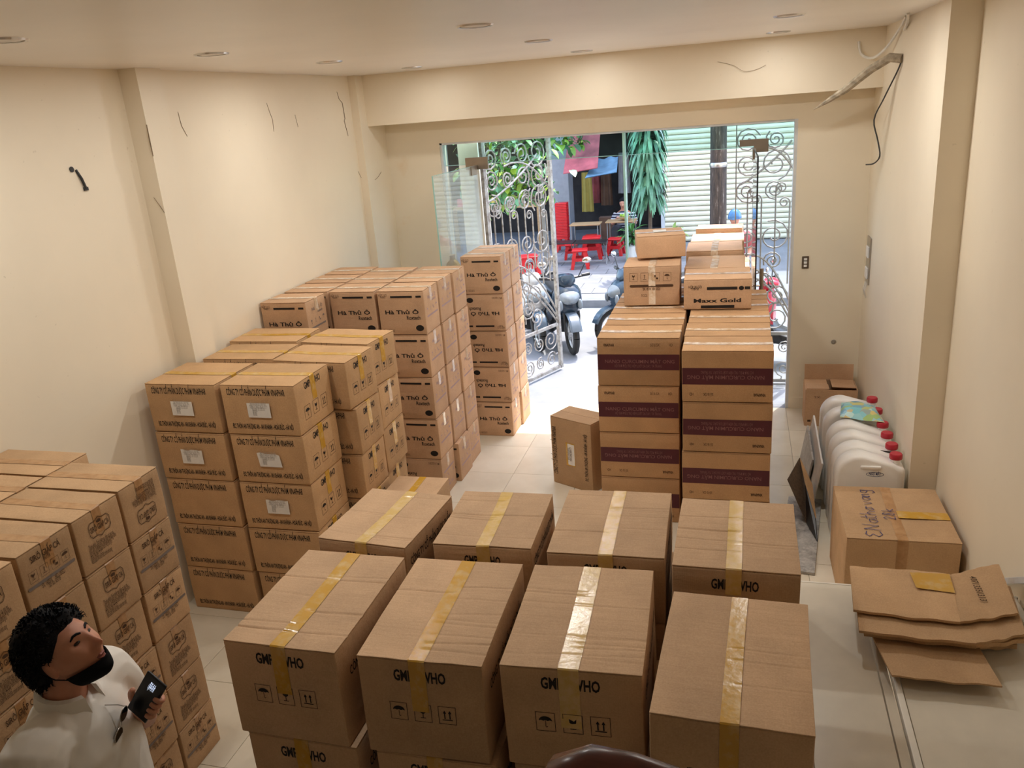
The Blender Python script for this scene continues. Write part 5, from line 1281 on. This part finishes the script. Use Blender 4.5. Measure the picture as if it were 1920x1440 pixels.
# the held phone: long axis, thumb side, face normal
ph_u = (.52*Rv+.80*Uv+.28*Nv).normalized(); ph_n = (Nv*.93-.10*Rv+.12*Uv); ph_n = (ph_n-ph_u*ph_n.dot(ph_u)).normalized(); ph_v = ph_n.cross(ph_u)
PHC = toL @ V((-1.765, 1.705, 1.445))
wrist = PHC-ph_u*.105-ph_n*.045+ph_v*.014
m = MB()
UP = (0, 0, 1)
ell_loft(m, [((0, 0, .86), UP, (0, 1, 0), .15, .10), ((0, 0, .95), UP, (0, 1, 0), .17, .12), ((.01, 0, 1.08), UP, (0, 1, 0), .155, .115), ((.01, 0, 1.22), UP, (0, 1, 0), .165, .12), ((0, 0, 1.34), UP, (0, 1, 0), .175, .115), ((-.015, 0, 1.42), UP, (0, 1, 0), .17, .095), ((-.025, 0, 1.47), UP, (0, 1, 0), .10, .07), ((-.03, 0, 1.50), UP, (0, 1, 0), .06, .055)])
ell_loft(m, [((-.03, 0, 1.46), (.2, 0, 1), (0, 1, 0), .064, .064), ((-.015, 0, 1.52), (.2, 0, 1), (0, 1, 0), .058, .060), ((.0, 0, 1.60), (.2, 0, 1), (0, 1, 0), .056, .060)])
shR, shL = (-.02, -.185, 1.425), (-.02, .185, 1.425)
elR, wrR = (-.03, -.255, 1.13), (.11, -.235, .90)
elL = (.02, .275, 1.175)
limb(m, [(-.02, -.08, 1.43), shR, elR, wrR], [.07, .062, .042, .027])
limb(m, [(-.02, .08, 1.43), shL, elL, tuple(wrist)], [.07, .062, .042, .026])
for s_ in (-1, 1):
    limb(m, [(0, s_*.085, .92), (.0, s_*.10, .70), (.015, s_*.105, .49), (-.02, s_*.105, .28), (-.03, s_*.105, .09)], [.098, .085, .058, .052, .038])
    limb(m, [(-.07, s_*.105, .045), (.03, s_*.11, .05), (.15, s_*.12, .035)], [.04, .045, .028])
head_mesh(m, HM)
for s_ in (-1, 1):
    q = MB(); q.ball((0, 0, 0), (.020, .009, .033), 12, 8); E_ = HM @ Matrix.Translation((-.012, s_*.079, -.004)) @ Matrix.Rotation(RAD(s_*18), 4, 'Z') @ Matrix.Rotation(RAD(-8), 4, 'Y'); m.add(q.v, q.f, E_)
# left hand closed round the phone
Hm = lambda u, v, n: tuple(PHC+ph_u*u+ph_v*v+ph_n*n)
limb(m, [tuple(wrist), Hm(-.085, .008, -.036), Hm(-.05, .004, -.036), Hm(-.01, 0, -.032)], [.025, .028, .030, .026])
limb(m, [Hm(-.055, -.012, -.030), Hm(-.035, -.022, -.027), Hm(-.005, -.024, -.025)], [.022, .022, .016])
for k, (u, L_) in enumerate(((.020, .9), (-.004, 1.0), (-.028, .96), (-.050, .8))):
    limb(m, [Hm(u-.008, -.012, -.018), Hm(u+.002, -.036, -.015), Hm(u+.008, -.0475, -.002), Hm(u+.010, -.045, .013), Hm(u+.010, -.045+.020*L_, .0165)], [.0105, .0100, .0092, .0085, .0070], 10)
limb(m, [Hm(-.072, .020, -.022), Hm(-.050, .042, -.008), Hm(-.025, .0505, .003), Hm(.000, .0470, .013)], [.015, .0135, .0115, .0085], 10)
# right hand, hanging and slightly curled
w_ = V(wrR); fd = V((.55, .05, -.83)).normalized(); sd = V((.0, 1, .05)).normalized(); pn = fd.cross(sd)
Hr = lambda f, s, n: tuple(w_+fd*f+sd*s+pn*n)
limb(m, [wrR, Hr(.04, 0, 0), Hr(.085, 0, .0)], [.027, .036, .034])
for k, s_ in enumerate((-.03, -.010, .010, .028)): limb(m, [Hr(.075, s_, 0), Hr(.115, s_*1.1, .006), Hr(.145-.008*(k in (0, 3)), s_*1.1, .022), Hr(.160-.010*(k in (0, 3)), s_*1.05, .042)], [.010, .0095, .0085, .007], 10)
limb(m, [Hr(.03, .028, .008), Hr(.06, .050, .02), Hr(.095, .056, .028)], [.014, .012, .009], 10)
body = obj('body', remeshed(m, 'body', 'skin', .0042, 2, .5), man)
# face details
for s_ in (-1, 1):
    q = MB(); q.ball((.0, 0, 0), (.006, .0125, .0052), 10, 6); m = MB(); m.add(q.v, q.f, HM @ Matrix.Translation(head_point(RAD(s_*21.5), RAD(8.5))+V((.0015, 0, 0))) @ Matrix.Rotation(RAD(s_*20), 4, 'Z')); m.build('eye', 'eye_dark', man, True)
    m = MB(); m.tube([HM @ (head_point(RAD(s_*a), RAD(e))+V((.001, 0, 0))) for a, e in ((9, 17.5), (17, 20.5), (26, 21), (35, 17))], [.003, .0042, .004, .002], 6); m.build('eyebrow', 'hair_black', man, True)
m = MB(); m.tube([HM @ head_point(RAD(a), RAD(e), .0008) for a, e in ((-15, -28.6), (-7, -26.8), (0, -27.4), (7, -26.8), (15, -28.6))], [.002, .0042, .0045, .0042, .002], 6)
m.tube([HM @ head_point(RAD(a), RAD(e), .0008) for a, e in ((-14, -29.6), (-6, -32.6), (0, -33.2), (6, -32.6), (14, -29.6))], [.002, .0046, .005, .0046, .002], 6); m.build('lips', 'lip', man, True)
# thick black hair: a cap of volume plus locks
rg = random.Random(21)
def hair_r(az, el):
    a = abs(math.degrees(math.atan2(sin(az), cos(az)))); K = ((0, 37), (38, 37), (70, 17), (82, 9), (104, 9), (122, -24), (180, -48))
    for (a0, v0), (a1, v1) in zip(K, K[1:]):
        if a <= a1: return v0+(v1-v0)*(a-a0)/(a1-a0)
m = MB(); n, mm = 64, 40; keep = {}
for i in range(mm+1):
    el = RAD(-60+150*i/mm)
    for j in range(n):
        az = 2*pi*j/n; d = math.degrees(el)-hair_r(az, el); t = max(0.0, min(1.0, (d+2)/16))
        nz = .010*noise.noise(V((cos(az)*3*cos(el), sin(az)*3*cos(el), sin(el)*3)))+.006*noise.noise(V((cos(az)*9*cos(el), sin(az)*9*cos(el), sin(el)*9)))
        back = max(0, -cos(az))*cos(el)
        keep[(i, j)] = len(m.v); m.v.append(tuple(HM @ head_point(az, el, -.005+t*(.028*(1-.45*max(0, cos(az))*cos(el))+.024*back+.012*max(0, sin(el))+nz))))
for i in range(mm):
    for j in range(n): m.f.append((keep[(i, j)], keep[(i, (j+1) % n)], keep[(i+1, (j+1) % n)], keep[(i+1, j)]))
m.f.append(tuple(keep[(mm, j)] for j in range(n)))
for k in range(3600):
    az = rg.uniform(0, 2*pi); el = math.asin(rg.uniform(-.75, 1)); d = math.degrees(el)-hair_r(az, el)
    if d < 2: continue
    base = .020*(1-.4*max(0, cos(az))*cos(el))+.020*max(0, -cos(az))*cos(el)+.010*max(0, sin(el)); a2 = az+rg.uniform(-.16, .16); e2 = el-rg.uniform(.02, .14)*(1 if cos(az) < .3 else -.3)
    t = min(1, d/14)
    p0, p1, p2 = (HM @ head_point(az, el, base*t-.004), HM @ head_point((az+a2)/2, (el+e2)/2, (base+.014)*t), HM @ head_point(a2, e2, (base+rg.uniform(.002, .018))*t))
    m.tube([p0, p1, p2], [.0022, .0019, .0006], 3, caps=False)
h = m.build('hair', 'hair_black', man, True)
# black face mask pulled down under the chin
m = MB(); na, ne = 36, 12; ix = {}
for s_ in (0, 1):
    for i in range(ne+1):
        for j in range(na+1):
            az = RAD(-86+172*j/na); ed = (abs(j/na-.5)*2); e0 = -34+9*ed; e1 = -82+18*ed
            el = RAD(e0+(e1-e0)*i/ne); p = head_point(az, el, .006+.010*sin(pi*i/ne)*(1-.6*ed)+(.0025 if s_ else 0)); p.x += .012*sin(pi*i/ne)*(1-ed)
            ix[(s_, i, j)] = len(m.v); m.v.append(tuple(HM @ p))
for i in range(ne):
    for j in range(na):
        q = [ix[(1, i, j)], ix[(1, i, j+1)], ix[(1, i+1, j+1)], ix[(1, i+1, j)]]; m.f.append(tuple(q[::-1])); q = [ix[(0, i, j)], ix[(0, i, j+1)], ix[(0, i+1, j+1)], ix[(0, i+1, j)]]; m.f.append(tuple(q))
for j in range(na):
    for i in (0, ne): m.f.append((ix[(0, i, j)], ix[(0, i, j+1)], ix[(1, i, j+1)], ix[(1, i, j)]))
mk = m.build('face_mask', 'mask_black', man, True); mk['label'] = 'black cloth mask pulled under the chin'
for s_ in (-1, 1):
    m = MB(); m.tube([HM @ head_point(RAD(s_*80), RAD(-33), .008), HM @ (head_point(RAD(s_*98), RAD(-16), .012)), HM @ V((-.036, s_*.088, .004)), HM @ V((-.02, s_*.090, .030))], .0018, 5); m.build('ear_loop', 'mask_black', man, True)
# shirt
m = MB()
ell_loft(m, [((0, 0, .86), UP, (0, 1, 0), .185, .135), ((.005, 0, .98), UP, (0, 1, 0), .19, .145), ((.015, 0, 1.10), UP, (0, 1, 0), .178, .138), ((.015, 0, 1.22), UP, (0, 1, 0), .185, .138), ((0, 0, 1.34), UP, (0, 1, 0), .205, .140), ((-.015, 0, 1.42), UP, (0, 1, 0), .20, .122), ((-.025, 0, 1.475), UP, (0, 1, 0), .14, .095), ((-.026, 0, 1.492), (.2, 0, 1), (0, 1, 0), .074, .070)])
limb(m, [(-.02, -.09, 1.41), (-.022, -.19, 1.418), (-.028, -.232, 1.28), (-.03, -.252, 1.165)], [.092, .096, .086, .082])
limb(m, [(-.02, .09, 1.41), (-.022, .19, 1.418), (-.008, .235, 1.30), (.008, .258, 1.215)], [.092, .096, .086, .080])
sm_ = remeshed(m, 'polo_shirt', 'shirt_white', .008, 5, .5)
for v in sm_.vertices:   # soft folds in the cloth
    c = v.co; f = noise.noise(V((c.x*7, c.y*7, c.z*11)))*.006+.005*sin(38*(c.z+.7*abs(c.y)-.4*c.x))*G2(abs(c.y)-.19, .07)*G2(c.z-1.33, .09)
    v.co += v.normal*f
sh2 = obj('polo_shirt', sm_, man); sh2['label'] = 'white short-sleeved polo shirt'
# collar with open front
m = MB(); na = 30; ix = {}
for s_, (dr, dz) in enumerate(((.0, .030), (.014, .026), (.020, -.006), (.017, -.016), (.004, -.008))):
    for j in range(na+1):
        a = RAD(24+312*j/na); p = abs(j/na-.5)*2
        r1, r2 = .068+dr+.012*p*(s_ > 1), .066+dr+.006*p*(s_ > 1); c = V((-.018, 0, 1.497))
        ix[(s_, j)] = len(m.v); m.v.append((c.x+r1*cos(a)+.006*p, c.y+r2*sin(a), c.z+dz-.30*(r1*cos(a)*.35)-(.030*p**3 if s_ in (2, 3) else .01*p**3)))
for s_ in range(5):
    for j in range(na): m.f.append((ix[(s_, j)], ix[(s_, j+1)], ix[((s_+1) % 5, j+1)], ix[((s_+1) % 5, j)]))
m.f += [tuple(ix[(s_, 0)] for s_ in range(5)), tuple(ix[(s_, na)] for s_ in range(5))[::-1]]
m.build('collar', 'shirt_white', sh2, True)
m = MB(); ell_loft(m, [((0, 0, .95), UP, (0, 1, 0), .182, .132), ((0, 0, .87), UP, (0, 1, 0), .19, .14), ((0, 0, .80), UP, (0, 1, 0), .185, .135)])
for s_ in (-1, 1): limb(m, [(0, s_*.092, .86), (.0, s_*.10, .70), (.012, s_*.107, .49), (-.015, s_*.107, .28), (-.025, s_*.107, .07)], [.112, .10, .080, .075, .072])
obj('trousers', remeshed(m, 'trousers', 'trouser_grey', .010, 4), man)
for s_ in (-1, 1): m = MB(); limb(m, [(-.085, s_*.105, .047), (.03, s_*.112, .053), (.17, s_*.122, .036)], [.046, .053, .034]); obj('shoe', remeshed(m, 'shoe', 'black_plastic', .008, 3), man)
# phone and hanging sunglasses
t = thing('phone', 'black smartphone held up by the person in the white polo', 'phone', (0, 0, 0))
Mp = Matrix.Translation((PX, PY, 0)) @ Matrix.Rotation(PR, 4, 'Z') @ Matrix(((ph_v.x, ph_u.x, ph_n.x, PHC.x), (ph_v.y, ph_u.y, ph_n.y, PHC.y), (ph_v.z, ph_u.z, ph_n.z, PHC.z), (0, 0, 0, 1)))
m = MB(); q = MB(); q.box((0, 0, 0), (.080, .166, .0085), bev=.004); m.add(q.v, q.f, Mp); m.build('case', 'black_plastic', t, True)
m = MB(); m.add([(-.037, -.079, .0046), (.037, -.079, .0046), (.037, .079, .0046), (-.037, .079, .0046)], [(0, 1, 2, 3)], Mp); m.build('screen', 'screen_black', t)
a = Ink(); a.text('11:27', 0, .040, width=.020, bold=.02); a.text('Thứ Tư, 17 thg 3', 0, .032, width=.024); a.v = [(-u, v) for u, v in a.v]; a.f = [f[::-1] for f in a.f]
m = MB(); a.v = [(-u, v) for u, v in a.v]; m.add([V((u, v, .0049)) for u, v in a.v], a.f, Mp); m.build('clock_lettering', 'screen_glow', t)
t = thing('sunglasses', 'dark round sunglasses hanging from the collar of the white polo', 'sunglasses', (0, 0, 0))
Ms = Matrix.Translation((PX, PY, 0)) @ Matrix.Rotation(PR, 4, 'Z') @ Matrix.Translation((.130, -.01, 1.385)) @ Matrix.Rotation(RAD(72), 4, 'X') @ Matrix.Rotation(RAD(20), 4, 'Y')
Ms = Matrix.Translation((PX, PY, 0)) @ Matrix.Rotation(PR, 4, 'Z') @ Matrix.Translation((.140, -.012, 1.385)) @ Matrix.Rotation(RAD(12), 4, 'Y') @ Matrix.Rotation(RAD(58), 4, 'X')
for s_ in (-1, 1):
    m = MB(); m.lathe([(.002, -.0015), (.022, -.0012), (.022, .0012), (.002, .0015)], 18, Ms @ Matrix.Translation((0, s_*.031, 0)) @ Matrix.Rotation(pi/2, 4, 'Y')); m.build('lens', 'lens_dark', t, True)
    m = MB(); m.tube([Ms @ V((.0, s_*.031+.0228*cos(2*pi*i/20), .0228*sin(2*pi*i/20))) for i in range(21)], .0018, 5); m.build('rim', 'steel', t, True)
m = MB(); m.tube([Ms @ V((.0, -.009, .004)), Ms @ V((.003, 0, .008)), Ms @ V((0, .009, .004))], .0018, 5)
for s_ in (-1, 1): m.tube([Ms @ V((0, s_*.054, .006)), Ms @ V((-.02, s_*.056, .008)), Ms @ V((-.06, s_*.05, .010))], .0018, 5)
m.build('frame', 'steel', t, True)

# ---- small figures across the street
def small_person(label, loc, rz, pose, shirt, extra=None):
    t = thing('person', label, 'person', loc, rz); m = MB()
    if pose == 'sit':
        zc = .62; hz = 1.02
        ell_loft(m, [((0, 0, .30), UP, (0, 1, 0), .17, .12), ((.02, 0, .50), UP, (0, 1, 0), .16, .11), ((.06, 0, .70), UP, (0, 1, 0), .18, .11), ((.07, 0, .78), UP, (0, 1, 0), .07, .06)])
        for s_ in (-1, 1): limb(m, [(0, s_*.09, .33), (.25, s_*.13, .40), (.42, s_*.13, .38), (.40, s_*.13, .05), (.5, s_*.14, .03)], [.09, .075, .06, .042, .03])
        for s_ in (-1, 1): limb(m, [(.06, s_*.17, .70), (.10, s_*.24, .50), (.30, s_*.10, .62), (.37, s_*.06, .66)], [.055, .042, .03, .028])
        hc = V((.12, 0, .93)); tors = [((0, 0, .28), UP, (0, 1, 0), .185, .135), ((.02, 0, .50), UP, (0, 1, 0), .175, .125), ((.06, 0, .69), UP, (0, 1, 0), .195, .125), ((.07, 0, .76), UP, (0, 1, 0), .085, .075)]
        arms = [[(.06, s_*.15, .69), (.08, s_*.21, .60), (.10, s_*.235, .52)] for s_ in (-1, 1)]
    else:
        ell_loft(m, [((0, 0, .85), UP, (0, 1, 0), .16, .11), ((0, 0, 1.1), UP, (0, 1, 0), .15, .11), ((0, 0, 1.32), UP, (0, 1, 0), .18, .11), ((0, 0, 1.42), UP, (0, 1, 0), .07, .06)])
        for s_ in (-1, 1): limb(m, [(0, s_*.09, .88), (.02, s_*.10, .48), (-.01, s_*.10, .08), (.12, s_*.12, .03)], [.095, .06, .042, .03])
        for s_ in (-1, 1): limb(m, [(0, s_*.17, 1.33), (-.02, s_*.24, 1.08), (.15, s_*.2, .95)], [.055, .042, .028])
        hc = V((.03, 0, 1.56)); tors = [((0, 0, .84), UP, (0, 1, 0), .175, .125), ((0, 0, 1.1), UP, (0, 1, 0), .165, .125), ((0, 0, 1.31), UP, (0, 1, 0), .195, .125), ((0, 0, 1.41), UP, (0, 1, 0), .085, .075)]
        arms = [[(0, s_*.15, 1.32), (-.01, s_*.21, 1.22), (-.02, s_*.235, 1.12)] for s_ in (-1, 1)]
    HM2 = Matrix.Translation(hc) @ Matrix.Rotation(RAD(18 if pose == 'sit' else 5), 4, 'Y'); head_mesh(m, HM2, 36, 26); limb(m, [tuple(hc-V((.04, 0, .17))), tuple(hc-V((.01, 0, .06)))], [.055, .055])
    obj('body', remeshed(m, 'body', 'skin', .009, 2), t)
    m = MB(); ell_loft(m, tors)
    for a_ in arms: limb(m, a_, [.08, .07, .066])
    obj('shirt', remeshed(m, 'shirt', shirt, .011, 3), t)
    m = MB()
    for i in range(14):
        for j in range(24): m.v.append(tuple(HM2 @ head_point(2*pi*j/24, RAD(-25+115*i/13) if True else 0, .012*min(1, max(-.4, (RAD(-25+115*i/13)-RAD(35)*max(0, cos(2*pi*j/24)))*3)))))
    for i in range(13):
        for j in range(24): m.f.append((i*24+j, i*24+(j+1) % 24, (i+1)*24+(j+1) % 24, (i+1)*24+j))
    m.build('hair', 'hair_black', t, True)
    if pose == 'sit':
        m = MB(); ell_loft(m, [((-.02, 0, .22), UP, (0, 1, 0), .18, .13), ((0, 0, .32), UP, (0, 1, 0), .19, .14)])
        for s_ in (-1, 1): limb(m, [(0, s_*.09, .33), (.25, s_*.13, .40), (.42, s_*.13, .37), (.405, s_*.13, .10)], [.105, .09, .075, .06])
    else:
        m = MB(); ell_loft(m, [((0, 0, .80), UP, (0, 1, 0), .17, .12), ((0, 0, .93), UP, (0, 1, 0), .18, .13)])
        for s_ in (-1, 1): limb(m, [(0, s_*.09, .86), (.02, s_*.10, .48), (-.01, s_*.10, .08)], [.105, .075, .06])
    obj('trousers', remeshed(m, 'trousers', 'trouser_grey', .012, 3), t)
    return t, HM2
b = NB('shirt_striped'); v = b.tex(); wv = b.n('ShaderNodeTexWave', wave_type='BANDS', bands_direction='Z'); wv.inputs['Scale'].default_value = 5.5; b.l(v, wv.inputs['Vector'])
b.set(Base_Color=b.ramp(wv.outputs['Fac'], [(0.62, (.03, .03, .06, 1)), (0.72, (.6, .6, .62, 1))]), Roughness=.8)
small_person('seated person in a dark striped shirt eating at the stall table', (-2.36, 17.62, .10), RAD(-95), 'sit', 'shirt_striped')
put_stool(-2.36, 17.64, .102, 'red stool under the seated person', rz=.1, s=.72)
t, HM2 = small_person('person in a blue helmet standing in the street behind the cartons', (-.06, 12.1, -.02), RAD(-100), 'stand', 'canvas_red'); t.scale = (.9, .9, .9)
m = MB()
for i in range(12):
    for j in range(24): m.v.append(tuple(HM2 @ head_point(2*pi*j/24, RAD(2+88*i/11), .030)))
for i in range(11):
    for j in range(24): m.f.append((i*24+j, i*24+(j+1) % 24, (i+1)*24+(j+1) % 24, (i+1)*24+j))
m.build('helmet', 'helmet_blue', t, True)
